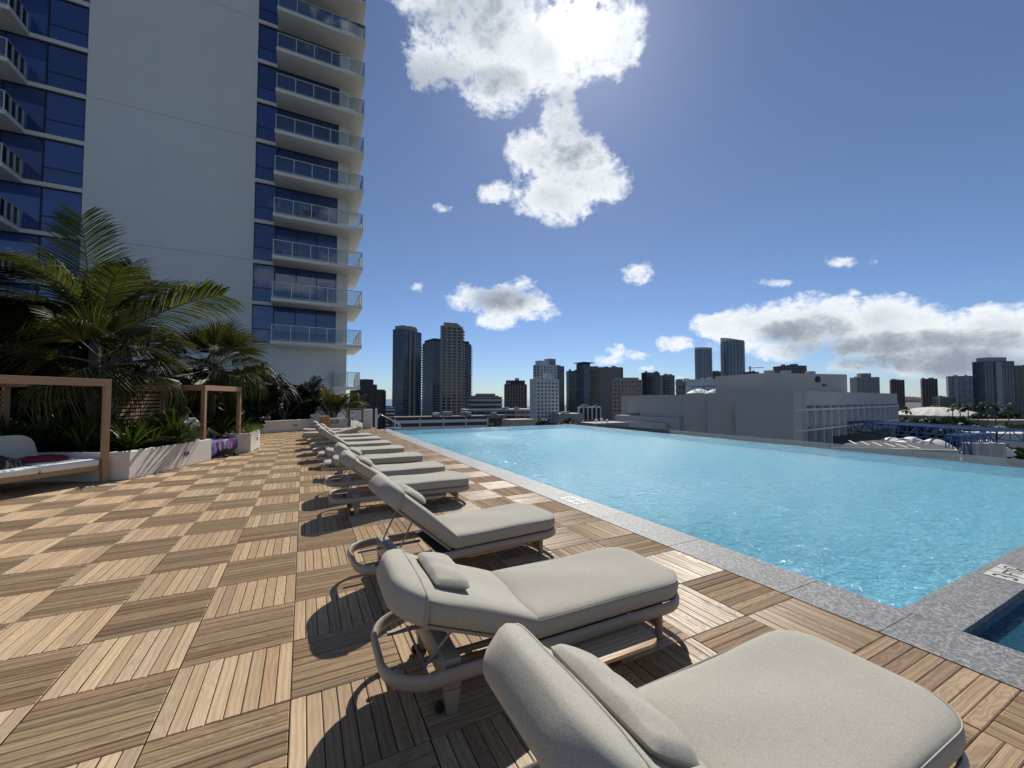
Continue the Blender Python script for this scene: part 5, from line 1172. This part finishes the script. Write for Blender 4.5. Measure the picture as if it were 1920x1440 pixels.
r, W, Dp, H = Bd('tan_tower', 'tallest tan concrete tower with stacked dark balcony recesses', 'tower', 827, 828, 866, 611, 380, 12, depth=26, core='black_glass', skin='con_tan', fl=3.0, band=0.9, proud=0.35, pier=4.6, pw=1.3, crown=[(0.12, 0.8, 0.1, 0.9, 3.6, 'con_tan')])
b = MB()
for k in range(1, int(H/3)): b.tube([(W+0.3, 6, k*3.0-0.12), (W+0.3, 6, k*3.0+0.9)], 4.2, 14)
stuff(b.obj('balcony', M['con_tan'], r)); MB().box(W-1, W+2.0, 1.5, 20, 0, H-1.2).obj('wing', M['black_glass'], r)
r, W, Dp, H = Bd('parking_garage', 'long low parking garage with white bands beyond the far pool edge', 'parking garage', 741, 741, 914, 785, 150, 6, depth=9, core='con_dark', skin='con_white', fl=2.5, band=1.15, proud=0.2, pier=9, pw=0.4, cap='con_dark')
Bd('tiered_office', 'wide stepped office block with dark ribbon windows', 'office building', 888, 888, 941, 745, 330, 12, depth=26, core='black_glass', skin='con_gray', fl=3.7, band=1.9, proud=0.4, crown=[(0.25, 0.82, 0.2, 0.8, 3.2, 'con_gray'), (0.08, 0.92, 0.1, 0.9, 1.4, 'con_dark')])
Bd('office_podium', 'low banded podium in front of the stepped office and brown tower', 'building', 872, 872, 1003, 769, 315, 8, depth=24, core='black_glass', skin='con_gray', fl=3.6, band=1.7, proud=0.3, pier=8, pw=0.5)
Bd('brown_block', 'small brown block in front of the banded podium', 'building', 916, 922, 948, 780, 220, 30, core='con_dark', skin='con_brown', fl=3.5, band=1.0)
Bd('brown_tower', 'brown tower with vertical piers and dark top storey', 'tower', 946, 950, 987, 721, 420, 16, depth=26, core='con_dark', skin='con_brown', fl=3.3, band=0.5, proud=0.1, pier=3.2, pw=1.2, cap='con_dark', crown=[(0.06, 0.94, 0.08, 0.9, 4.5, 'con_dark'), (0.5, 0.66, 0.3, 0.7, 7, 'con_gray')])
Bd('white_condo', 'white apartment slab with grid of small dark windows', 'apartment block', 995, 1006, 1046, 711, 300, 30, core='black_glass', skin='con_white', fl=2.75, band=1.35, proud=0.3, pier=3.4, pw=1.5, pier_side=2.0, crown=[(0.48, 0.72, 0.0, 0.6, 5.0, 'con_white')])
Bd('condo_wing', 'gray low wing to the right of the white apartment slab', 'building', 1047, 1047, 1094, 777, 290, 20, depth=18, core='con_gray', skin='con_gray', fl=4.5, band=0.6, proud=0.1)
Bd('white_tower', 'whitish tower with blue glass front behind the white apartment slab', 'tower', 1001, 1012, 1043, 684, 450, 40, core='blue_glass', skin='con_white', fl=3.1, band=1.3, proud=0.2, pier=5, pw=2.0, crown=[(0.05, 1, 0.1, 0.9, 5, 'con_white'), (0.6, 1.0, 0.1, 0.9, 8, 'con_gray')])
Bd('green_tower', 'dark green glass tower peeking out right of the whitish tower', 'tower', 1034, 1036, 1058, 687, 500, 20, depth=25, core='green_glass', skin='con_dark', fl=3.4, band=0.25, proud=0.1)
Bd('dark_tower', 'dark slim tower left of the glass tower with the overhanging roof', 'tower', 1062, 1066, 1086, 696, 520, 20, depth=24, core='green_glass', skin='con_dark', fl=3.4, band=0.5, proud=0.1, pier=4, pw=0.6)
r, W, Dp, H = Bd('glass_tower', 'blue glass tower topped by a thin overhanging roof plate', 'tower', 1081, 1094, 1106, 682, 480, 45, core='blue_glass', skin='con_dark', fl=3.4, band=0.3, proud=0.1, pier=3.5, pw=0.3)
MB().box(-2, W+5, -3, Dp+3, H+1.2, H+2.0).obj('roof_plate', M['con_dark'], r)
Bd('green_tower', 'green glass slab right of the tower with the overhanging roof', 'tower', 1104, 1106, 1122, 689, 540, 15, depth=25, core='green_glass', skin='con_dark', fl=3.4, band=0.3, proud=0.1)
Bd('ribbed_tower', 'wide gray brown ribbed tower beside the concert hall end', 'tower', 1117, 1122, 1166, 689, 500, 15, depth=30, core='con_brown', skin='con_brown', fl=3.4, band=0.2, proud=0.05, pier=6.5, pw=3.0)
Bd('finned_office', 'low office with white vertical fins', 'office building', 1084, 1086, 1126, 764, 300, 10, depth=16, core='black_glass', skin='con_white', fl=30, band=0.8, proud=0.2, pier=3.0, pw=1.0)
Bd('grid_office', 'tan office block with a tight window grid above the concert hall', 'office building', 1148, 1150, 1203, 713, 330, 12, depth=24, core='black_glass', skin='con_tan', fl=3.3, band=1.3, proud=0.3, pier=3.0, pw=1.1, crown=[(0.1, 0.9, 0.1, 0.9, 2.2, 'con_tan')])
Bd('glass_block', 'dark blue glass block right of the tan window grid office', 'tower', 1203, 1212, 1237, 699, 480, 40, core='navy_glass', skin='con_dark', fl=3.4, band=0.3, proud=0.1, pier=3.5, pw=0.25)
Bd('slim_tower', 'slim dark tower with pale left edge between the glass block and low roofs', 'tower', 1237, 1242, 1264, 704, 520, 30, core='navy_glass', skin='con_brown', fl=3.3, band=0.8, proud=0.15, pier=5, pw=1.2)
Bd('gray_block', 'gray block behind the left end of the blue roof truss', 'building', 1267, 1270, 1300, 717, 240, 14, depth=20, core='con_brown', skin='con_gray', fl=3.6, band=1.5, proud=0.2)
Bd('pale_roof_block', 'pale flat block right behind the blue roof truss', 'building', 1290, 1290, 1352, 713, 230, 10, depth=20, core='con_white', skin='con_white', fl=9, band=0.5, proud=0.1)
Bd('brown_block', 'brown block at the foot of the taller round tower', 'building', 1394, 1397, 1423, 698, 600, 20, depth=26, core='con_dark', skin='con_brown', fl=3.4, band=1.3, proud=0.2)
Bd('green_block', 'small greenish glass block between the two round towers', 'building', 1331, 1333, 1356, 697, 760, 10, depth=20, core='green_glass', skin='con_dark', fl=3.4, band=0.4)
Bd('dark_block', 'long dark roofline right of the round towers', 'building', 1380, 1380, 1440, 719, 260, 8, depth=20, core='con_dark', skin='con_dark', fl=4, band=0.8, pier=6, pw=0.5)
Bd('glass_block', 'dark glass block rising behind the concert hall fly tower', 'tower', 1450, 1475, 1512, 686, 400, 40, core='black_glass', skin='con_dark', fl=3.4, band=0.4, proud=0.1, pier=3, pw=0.3)
Bd('stepped_tower', 'gray tower with stepped roof right of the concert hall', 'tower', 1594, 1606, 1648, 708, 560, 25, core='navy_glass', skin='con_gray', fl=3.1, band=1.0, proud=0.2, pier=4.4, pw=1.0, crown=[(0.25, 0.72, 0.2, 0.8, 6, 'con_tan')])
Bd('slab_tower', 'first of two dark brown slab towers, nearer the concert hall end', 'tower', 1668, 1671, 1695, 713, 620, 15, depth=22, core='con_dark', skin='con_brown', fl=3.1, band=0.5, proud=0.1, pier=3.2, pw=0.9)
Bd('slab_tower', 'second dark brown slab tower directly left of the pale dome', 'tower', 1726, 1729, 1757, 711, 640, 15, depth=22, core='con_dark', skin='con_brown', fl=3.1, band=0.5, proud=0.1, pier=3.2, pw=0.9)
Bd('glass_block', 'low dark glass block behind the pale dome', 'building', 1750, 1762, 1792, 745, 560, 30, core='black_glass', skin='con_gray', fl=3.5, band=0.6, pier=8, pw=0.6)
r, W, Dp, H = Bd('blue_tower', 'blue glass slab with a pale center strip left of the big glass tower', 'tower', 1774, 1778, 1828, 706, 660, 20, depth=24, core='blue_glass', skin='con_blue', fl=3.2, band=0.3, proud=0.1, pier=6, pw=0.5)
MB().box(W*0.18, W*0.34, -1.2, 0, 0, H+2).obj('strip', M['con_gray'], r)
r, W, Dp, H = Bd('glass_tower', 'big broad dark glass tower with pale roof strip near the right edge', 'tower', 1823, 1845, 1901, 678, 470, 45, core='navy_glass', skin='con_blue', fl=3.2, band=0.28, proud=0.08, pier=3.2, pw=0.2, crown=[(0.1, 0.8, 0.1, 0.9, 5.0, 'con_gray')])
MB().box(W*0.36, W*0.56, -1.1, 0, 0, H-0.4).obj('strip', M['con_gray'], r)
Bd('brown_tower', 'brown tower cut by the right edge of the picture', 'tower', 1899, 1903, 1960, 686, 500, 20, depth=28, core='black_glass', skin='con_brown', fl=3.1, band=0.9, proud=0.2, pier=4, pw=1.5)
def round_tower(label, px, hw, yt, D, tilt):
    c = P(px, yt, D); R = hw/FPX*D; r = empty('round_tower', (c.x, c.y, ZB), -math.atan2(c.x, c.y), label, 'tower', 'twin round towers'); H = c.z-ZB
    MB().tube([(0, 0, 0), (0, 0, H)], R*0.95, 32).obj('glazing', M['blue_glass'], r, smooth=40)
    b = MB(); n = int(H/3.3)
    for k in range(n+1): b.tube([(0, 0, k*3.3), (0, 0, k*3.3+0.55)], R*0.97, 32)
    stuff(b.obj('spandrel', M['con_gray'], r))
    b = MB()
    for a in np.linspace(0, 2*math.pi, 23)[:-1]: b.box(-0.25, 0.25, R*0.9, R*0.985, 0, H, M=Matrix.Rotation(a, 4, 'Z'))
    stuff(b.obj('mullion', M['con_white'], r))
    b = MB()
    for k in range(n): b.box(R*0.72, R*1.03, -R*0.30, R*0.1, k*3.3+0.6, k*3.3+1.6); b.box(-R*1.03, -R*0.72, -R*0.30, R*0.1, k*3.3+0.6, k*3.3+1.6)
    stuff(b.obj('balcony', M['con_white'], r))
    m_ = MB(); rr = [(math.cos(a)*R, math.sin(a)*R) for a in np.linspace(0, 2*math.pi, 33)[:-1]]
    m_.rings([[(x, y, H-0.5) for x, y in rr], [(x, y, H+2.4-tilt*x/R) for x, y in rr], [(x*0.6, y*0.6, H+3.4-tilt*0.7*x/R) for x, y in rr]]); m_.obj('crown', M['con_white'], r, smooth=40)
round_tower('shorter of the two round glass towers, on the left', 1318.5, 14.8, 655, 700, 0.6); round_tower('taller of the two round glass towers, with a slanted pale crown', 1373, 20, 640, 700, 4.2)
# thin tower crane
cc = P(1407, 716, 900); cr = empty('tower_crane', (cc.x, cc.y, ZB), 0, 'thin construction crane right of the taller round tower', 'crane'); top_z = P(1407, 690, 900).z-ZB
MB().bar((0, 0, 0), (0, 0, top_z+4), 2.0).obj('mast', M['con_dark'], cr); MB().bar(tuple(_R*-6+Vector((0, 0, top_z))), tuple(_R*30+Vector((0, 0, top_z+1.0))), 1.3).obj('jib', M['con_dark'], cr)

# ------------------------------------------------------------------ concert hall
hall = empty('concert_hall', (0, 0, ZB), 0, 'windowless gray concrete concert hall with stepped wall panels beyond the infinity edge', 'concert hall')
def wall_seg(name, p0, p1, z0, z1, th, m, parent=hall):
    """an upright slab between two plan points, its thickness going away from the camera"""
    a = Vector((p0[0], p0[1])); c = Vector((p1[0], p1[1])); d = (c-a).normalized(); n = Vector((-d.y, d.x))
    if n.dot(a) < 0: n = -n
    b = MB(); q = [a, c, c+n*th, a+n*th]
    if (q[1]-q[0]).cross(q[2]-q[0]) < 0: q = q[::-1]
    b.prism([(v.x, v.y) for v in q], z0-ZB, z1-ZB); return b.obj(name, m, parent)
A = P(1505, 733, 74); Bq = P(1146, 740, 118); Cq = P(1682, 735, 112)
ztop = A.z
def along(t): return Vector((A.x+(Bq.x-A.x)*t, A.y+(Bq.y-A.y)*t, 0))
def tpx(px):
    lo, hi = 0.0, 1.15
    for _ in range(50):
        m_ = (lo+hi)/2; x, y, w = pix((along(m_).x, along(m_).y, ztop))
        if x > px: lo = m_
        else: hi = m_
    return lo
nrm = Vector((-(Bq-A).y, (Bq-A).x, 0)).normalized(); nrm = nrm if nrm.dot(A) > 0 else -nrm
cuts = [1505, 1378, 1326, 1281, 1199]
for i, (x0, x1) in enumerate(zip(cuts, cuts[1:])):
    p0 = along(tpx(x0)); p1 = along(tpx(x1)); skew = nrm*(0.0, 2.4, 2.4, 1.2)[i]
    wall_seg('wall_panel', p0+skew, p1, ZB+1, ztop-0.15*i, 0.7 if i == 0 else 6, M['hall_concrete'])
pL = along(tpx(1199)); pE = along(tpx(1146))
wall_seg('wall_panel', pL+nrm*4, pE+nrm*4, ZB+1, ztop-0.6, 8, M['hall_concrete'])
wall_seg('recess_lintel', pL+nrm*1.5, along(tpx(1170))+nrm*1.5, P(0, 0, 1).z*0-2.2, ztop-0.61, 2.4, M['hall_concrete'])
wall_seg('front_block', along(tpx(1281))-nrm*1.5, along(tpx(1160))-nrm*1.5, ZB+1, -2.9, 5.0, M['hall_concrete'])
wall_seg('front_block', along(tpx(1262))-nrm*3.0, along(tpx(1187))-nrm*3.0, ZB+1, -4.2, 1.4, M['hall_concrete'])
wall_seg('ledge', along(tpx(1265))-nrm*4.2, along(tpx(1233))-nrm*4.2, -6.6, -6.2, 2.4, M['hall_light'])
wall_seg('recess_shade', along(tpx(1186))-nrm*1.58, along(tpx(1166))-nrm*1.58, -9.5, -6.3, 0.3, M['con_dark'])  # dark slab on the block face, painted shade in place of a hollow
# body, right wing with a colonnade of fins
d2 = Vector(((Cq-A).x, (Cq-A).y, 0)); W2 = d2.length; d2.normalize(); n2 = Vector((-d2.y, d2.x, 0)); n2 = n2 if n2.dot(A) > 0 else -n2
body = MB(); q = [A+n2*1.6+d2*0.3, A+d2*(W2-0.3)+n2*1.6, A+d2*W2+nrm*30+n2*10, Bq+nrm*6+d2*2]
q2 = [(v.x, v.y) for v in q]
ar = sum(q2[i][0]*q2[(i+1) % 4][1]-q2[(i+1) % 4][0]*q2[i][1] for i in range(4)); q2 = q2 if ar > 0 else q2[::-1]
body.prism(q2, 0, ztop-1.0-ZB); body.obj('body', M['con_dark'], hall)  # dark colour puts shade into the slots between the fins
wing = empty('fin_wing', (0, 0, 0)); bpy.data.objects.remove(wing)
MW = Matrix.Translation((A.x, A.y, -ZB)) @ Matrix(((d2.x, n2.x, 0, 0), (d2.y, n2.y, 0, 0), (0, 0, 1, 0), (0, 0, 0, 1)))
if MW.to_3x3().determinant() < 0: MW = MW
def wb(name, boxes, m, pieces=False):
    b = MB(); flip = MW.to_3x3().determinant() < 0
    for q_ in boxes: b.box(*q_, M=MW)
    if flip: b.f = [f[::-1] for f in b.f]
    return b.obj(name, m, hall)
zf = ztop-2.7; zl = P(1505, 825, 74).z
wb('parapet', [(0.02, W2, -0.02, 1.5, zf, ztop)], M['hall_light'])
wb('beam', [(0.0, W2+0.02, -0.25, 1.2, zf-0.95, zf-0.55)], M['con_white']); wb('beam', [(0.0, W2+0.02, -0.25, 1.2, zl+1.55, zl+1.9)], M['con_white'])
wb('end_pier', [(0.03, 0.9, -0.03, 1.7, ZB+1, zf-0.001)], M['hall_light'])
nf = 15
for k in range(nf+1): x = 0.95+(W2-1.2)*k/nf; wb('fin', [(x-0.16, x+0.16, -0.2, 1.55, zl-(4 if k < 4 else 0.2), zf-0.003)], M['con_white'])
for k in range(nf): x = 0.95+(W2-1.2)*(k+0.12)/nf; wb('panel', [(x+0.3, x+(W2-1.2)/nf*0.86, 0.5, 0.7, zl+2.2, zf-1.0)], M['hall_concrete'])
# fly tower on the roof
Fa = P(1438, 699, 92); Fb = P(1588, 703, 98)
fa = Vector((Fa.x, Fa.y, 0)); fb = Vector((Fb.x, Fb.y, 0)); wall_seg('fly_tower', fa, fb, ztop-3, Fa.z, 16, M['hall_light'])
dfl = (fb-fa).normalized(); nfl = Vector((-dfl.y, dfl.x, 0)); nfl = nfl if nfl.dot(fa) > 0 else -nfl
def fly(px, py, rad, name, m, ln=0.25):
    t = (px-1438)/150*(fb-fa).length; z = P(px, py, 95).z-ZB; c = fa+dfl*t-nfl*0.02
    MB().tube([(c.x, c.y, z), (c.x-nfl.x*ln, c.y-nfl.y*ln, z)], rad, 14).obj(name, m, hall)
fly(1530, 711, 0.75, 'round_vent', M['con_dark']); fly(1540, 722, 0.22, 'lamp', M['con_dark']); fly(1544, 722, 0.2, 'lamp', M['con_dark'])
for px in (1462, 1493, 1540): c = fa+dfl*((px-1438)/150*(fb-fa).length)+nfl*3; MB().box(c.x-0.8, c.x+0.8, c.y-0.8, c.y+0.8, Fa.z-ZB, Fa.z-ZB+0.8).obj('roof_unit', M['con_gray'], hall)
# small rooftop domes and ducts left in front
for (px, py, D_, lab) in ((1128, 783, 100, 'the middle and highest'), (1138, 785, 101, 'the right-hand one'), (1118, 784, 102, 'the left-hand one')):
    c = P(px, py, D_); t = MB().tube([(0, 0, 0), (0, 0, 0.6), (0, 0, 0.85)], [0.4, 0.4, 0.15], 12).obj('roof_fan', M['tent_white'], None, smooth=50, loc=(c.x, c.y, c.z-1.0)); tag(t, 'small white roof fan by the concert hall end, '+lab, 'roof fan', 'roof fans by the concert hall')
c = P(1128, 788, 101); t = MB().box(-6, 6, -3, 3, 0, 25).obj('low_roof_block', M['con_gray'], None, loc=(c.x, c.y, c.z-25.5)); tag(t, 'low gray flat-roofed block carrying white roof fans', 'building')
c = P(972, 789, 120); t = MB().prism([(-4, -3), (4, -3), (4, 3), (-4, 3)], 0, 22).obj('gable_block', M['con_tan'], None, loc=(c.x, c.y, c.z-21.5)); tag(t, 'small tan roof block peeking over the far pool edge', 'building')

# ------------------------------------------------------------------ blue trusses with white tents
def truss(name, label, p0, p1, zt, depth_, n, wd, cat='roof truss'):
    r = empty(name, (p0.x, p0.y, 0), 0, label, cat); d = Vector((p1.x-p0.x, p1.y-p0.y, 0)); L = d.length; d.normalize(); nn = Vector((-d.y, d.x, 0)); nn = nn if nn.dot(p0) > 0 else -nn
    ch = MB(); dg = MB(); rad = 0.11
    for y in (0, wd):
        for z in (zt, zt-depth_): ch.bar(nn*y+Vector((0, 0, z)), nn*y+d*L+Vector((0, 0, z)), rad*1.6)
        for k in range(n+1):
            a = d*(L*k/n)+nn*y; dg.bar(a+Vector((0, 0, zt)), a+Vector((0, 0, zt-depth_)), rad)
            if k < n: e = d*(L*(k+1)/n)+nn*y; dg.bar(a+Vector((0, 0, zt if k % 2 else zt-depth_)), e+Vector((0, 0, zt-depth_ if k % 2 else zt)), rad)
    for k in range(n+1):
        a = d*(L*k/n); dg.bar(a+Vector((0, 0, zt)), a+nn*wd+Vector((0, 0, zt)), rad)
        if k < n: dg.bar(a+Vector((0, 0, zt)), d*(L*(k+1)/n)+nn*wd+Vector((0, 0, zt)), rad)
    ch.obj('chord', M['truss_blue'], r); dg.obj('brace', M['truss_blue'], r)
    return r, d, nn, L
p0 = P(1868, 809, 62); p1 = P(1560, 807, 92); z_t = p0.z
r, d, nn, L = truss('roof_truss', 'deep blue steel roof truss standing over white tents right of the concert hall', Vector((p0.x, p0.y, 0)), Vector((p1.x, p1.y, 0)), z_t, 1.9, 18, 9.0)
q0 = P(1795, 842, 58); truss('roof_truss', 'slanting blue truss end frame over the white tent by the concrete columns', Vector((q0.x, q0.y, 0)), Vector((p0.x, p0.y, 0)), z_t-0.3, 2.9, 6, 1.2)
def tent(at, rx, ry, h, label, seed):
    b = MB(); n = 28; rr = []
    for t in np.linspace(0, 1, 9):
        z = h*(1-t**1.8); s = t*0.98+0.02
        rr.append([(rx*s*math.cos(a)*(1+0.05*math.cos(6*a)*t), ry*s*math.sin(a)*(1+0.05*math.cos(6*a)*t), z) for a in np.linspace(0, 2*math.pi, n+1)[:-1]])
    b.rings(rr[::-1], cap0=False); o = b.obj('tent', M['tent_white'], None, smooth=50, loc=at); return tag(o, label, 'tent', 'white tents under the blue truss')
for k, (px, py, D, w, lab) in enumerate([(1672, 818, 80, 6.0, 'white tent canopy under the truss at the left end'), (1708, 817, 76, 5.6, 'white tent canopy under the truss, second from the left'), (1752, 820, 72, 5.0, 'white tent canopy under the truss, in the middle'), (1815, 838, 62, 6.6, 'large white tent canopy sweeping down beside the gray roof edge'), (1848, 822, 66, 5.0, 'white tent canopy at the right end of the truss')]):
    c = P(px, py, D); tent((c.x, c.y, c.z-2.5), w*0.8, w*0.6, 2.3, lab, k)
p0 = P(1380, 722, 150); p1 = P(1290, 719, 168); r, d, nn, L = truss('roof_truss', 'small blue truss above the concert hall roofline below the round towers', Vector((p0.x, p0.y, 0)), Vector((p1.x, p1.y, 0)), p0.z, 3.0, 8, 6.0)
for px, D, lab in ((1310, 166, 'white tent peak on the concert hall roofline, left'), (1345, 160, 'white tent peak on the concert hall roofline, right')):
    c = P(px, 733, D); t = tent((c.x, c.y, c.z-1.0), 5.5, 4, 1.9, lab, 1); t['group'] = 'white tent peaks on the roofline'
# flat roof with slanted white lines in front of the tents, and its parapet
c0 = P(1590, 838, 60); zr = c0.z; e = [PZ(1585, 832, zr), PZ(1640, 822, zr), PZ(1775, 834, zr), PZ(1797, 846, zr), PZ(1590, 847, zr)]
def poly_up(pts): 
    a_ = sum(pts[i][0]*pts[(i+1) % len(pts)][1]-pts[(i+1) % len(pts)][0]*pts[i][1] for i in range(len(pts))); return pts if a_ > 0 else pts[::-1]
fr = empty('flat_roof_block', (e[0].x, e[0].y, ZB), 0, 'flat gray roof with slanted pale lines and parapet beyond the glass guard', 'building')
MB().prism(poly_up([(v.x-e[0].x, v.y-e[0].y) for v in (PZ(1585, 831, zr), PZ(1640, 825, zr), PZ(1775, 835, zr), PZ(1797, 846, zr), PZ(1790, 872, zr), PZ(1560, 852, zr))]), 0, zr-ZB).obj('roof', M['asphalt'], fr)
pp0 = PZ(1560, 851, zr)-e[0]; pp1 = PZ(1797, 858, zr)-e[0]; MB().bar((pp0.x, pp0.y, zr-ZB+0.25), (pp1.x, pp1.y, zr-ZB+0.25), 0.4, 1.3).obj('parapet', M['hall_light'], fr)
for k in range(6):
    a = PZ(1592+k*22, 826+k*1.6, zr)-e[0]; c = PZ(1606+k*24, 833+k*1.6, zr)-e[0]; MB().bar((a.x, a.y, zr-ZB+0.02), (c.x, c.y, zr-ZB+0.02), 0.22, 0.03).obj('painted_line', M['line_white'], fr)
for k, px in enumerate((1820, 1844, 1869)):
    c = P(px, 838, 60); t = MB().box(-0.75, 0.75, -0.75, 0.75, 0, c.z+0.6-ZB).obj('concrete_column', M['hall_light'], None, loc=(c.x, c.y, ZB)); tag(t, 'square concrete column under the truss end, ' + ('nearest the slanting frame', 'the middle one', 'farthest right')[k], 'column', 'concrete columns under the truss')
c = P(1972, 842, 45); t = MB().box(-0.5, 4, -4, 1, 0, c.z-ZB).obj('white_wall_block', M['con_white'], None, loc=(c.x, c.y, ZB)); tag(t, 'plain white wall at the right edge beyond the glass guard', 'building')
# arena dome
c = P(1755, 777, 360); R = 62/FPX*360; zt = P(1755, 763, 360).z-c.z
dm = empty('arena', (c.x, c.y, c.z), 0, 'round arena with a shallow ribbed cream dome roof', 'arena'); n = 48; rr = []
for t in np.linspace(0, 1, 9):
    s = 1-t*0.9; rr.append([(R*s*(1-0.012*(k % 2))*math.cos(2*math.pi*k/n), R*s*(1-0.012*(k % 2))*math.sin(2*math.pi*k/n), zt*(1-s**2.0)-(0.35*(k % 2))*s) for k in range(n)])
MB().rings(rr).obj('dome', M['roof_pale'], dm); MB().tube([(0, 0, -14), (0, 0, -0.6)], R*1.02, 40).obj('wall', M['con_tan'], dm); MB().tube([(0, 0, -0.9), (0, 0, -0.36)], R*1.06, 40).obj('eave', M['con_white'], dm); MB().tube([(0, 0, zt*0.96), (0, 0, zt*0.96+1.2)], R*0.11, 20).obj('cap', M['roof_tan'], dm)
# low pale roofs in the park
for k, (px, py, D, w, dd, m_, lab) in enumerate([(1890, 787, 230, 34, 12, 'roof_tan', 'low tan roof among the trees at the right edge'), (1730, 797, 190, 22, 9, 'roof_tan', 'low tan roof between dark tree crowns below the dome'), (1880, 811, 110, 16, 7, 'roof_pale', 'long pale flat roof behind the blue truss at the right'), (1690, 792, 240, 30, 10, 'asphalt', 'gray low roof at the concert hall end')]):
    c = P(px, py, D); t = MB().box(-w/2, w/2, -dd/2, dd/2, 0, c.z-ZB).obj('low_building', M[m_], None, loc=(c.x, c.y, ZB)); t.rotation_euler = (0, 0, -0.5); tag(t, lab, 'building')
# trees of the park and streets
CRN = [leaf_cloud(1500, (1, 1, 0.42), 0.16, 90+k, 0.2, lumps=11).mesh('crown', M['tree_leaf']) for k in range(3)]
TRK = trunk_mb(1.0, 0.055, 0.04).mesh('trunk', M['trunk'])
def tree(px, py, D, R, k, label, hs=1.0):
    c = P(px, py, D); h = c.z-ZB-R*0.42*hs; r = empty('tree', (c.x, c.y, ZB), 0, label, 'tree', 'dark trees of the park and streets'); o = link('crown', CRN[k % 3], r, (0, 0, h)); o.scale = (R, R, R*hs); o.rotation_euler = (0, 0, k*1.3)
    t = link('trunk', TRK, r); t.scale = (R*1.2, R*1.2, h); return r
TL = [(1690, 783, 200, 10, 'left of the dome foot'), (1712, 785, 180, 11, 'below the left rim of the dome'), (1745, 785, 185, 13, 'directly below the dome'), (1785, 783, 190, 12, 'below the right rim of the dome'), (1830, 797, 140, 9, 'right of the low tan roof'), (1880, 798, 130, 11, 'behind the long pale roof'), (1915, 800, 120, 10, 'at the right edge behind the long pale roof'), (1795, 800, 130, 8, 'above the truss middle'), (1845, 776, 260, 12, 'under the broad dark glass tower'), (1890, 774, 270, 12, 'at the foot of the rightmost tower'), (1905, 838, 70, 5.0, 'beside the white wall at the right edge'), (1012, 787, 170, 8, 'at the foot of the white apartment slab'), (1068, 786, 170, 8, 'in front of the low gray wing'), (1098, 787, 165, 8, 'left of the roof fans'), (890, 781, 180, 7, 'above the right end of the parking garage'), (865, 779, 200, 6, 'behind the garage right half'), (815, 780, 210, 6, 'behind the garage middle'), (742, 781, 200, 6, 'behind the garage left end'), (936, 790, 150, 6, 'right of the parking garage'), (1665, 790, 170, 8, 'between the concert hall end and the park')]
for k, (px, py, D, R, lab) in enumerate(TL): tree(px, py, D, R, k, 'dark spreading tree '+lab)
PF = frond_mesh(2.0, 0.9, 0.5, 41, nl=16, ll=0.6, lw=0.07).mesh('frond', [M['tree_leaf'], M['trunk']])
for k, (px, py, D, lab) in enumerate([(1786, 766, 230, 'the leftmost of the park palms'), (1800, 765, 225, 'second from the left'), (1815, 764, 220, 'left of the tallest pair'), (1833, 762, 215, 'tall one before the glass tower'), (1851, 761, 215, 'tall one right of the glass tower strip'), (1866, 763, 220, 'toward the right edge'), (1890, 764, 225, 'beside the rightmost tower'), (1700, 770, 250, 'alone at the left rim of the dome')]):
    c = P(px, py, D); h = c.z-ZB; r = empty('park_palm', (c.x, c.y, ZB), k, 'slender distant park palm, '+lab, 'palm tree', 'slender palms in the park'); t = link('trunk', TRK, r); t.scale = (5, 5, h)
    for j in range(11): o = link('frond', PF, r, (0, 0, h)); aim(o, j*2.4, R_(50-9*j)); o.scale = (1.9,)*3
# street running past the park
st_ = MB(); a = PZ(1500, 860, ZB+0.02); pts = [PZ(1690, 772, ZB+0.05), PZ(1920, 780, ZB+0.05), PZ(1920, 786, ZB+0.05), PZ(1690, 776, ZB+0.05)]
st_.add([tuple(p) for p in pts], [(0, 1, 2, 3)]); structure(st_.obj('road', M['asphalt']))
far = leaf_cloud(5200, (420, 60, 6), 9, 200, 0.1, lumps=60); fo = far.obj('distant_greenery', M['tree_leaf'], None); c = P(1780, 768, 520); fo.location = (c.x, c.y, ZB+5); fo.rotation_euler = (0, 0, -R_(50)); stuff(fo)
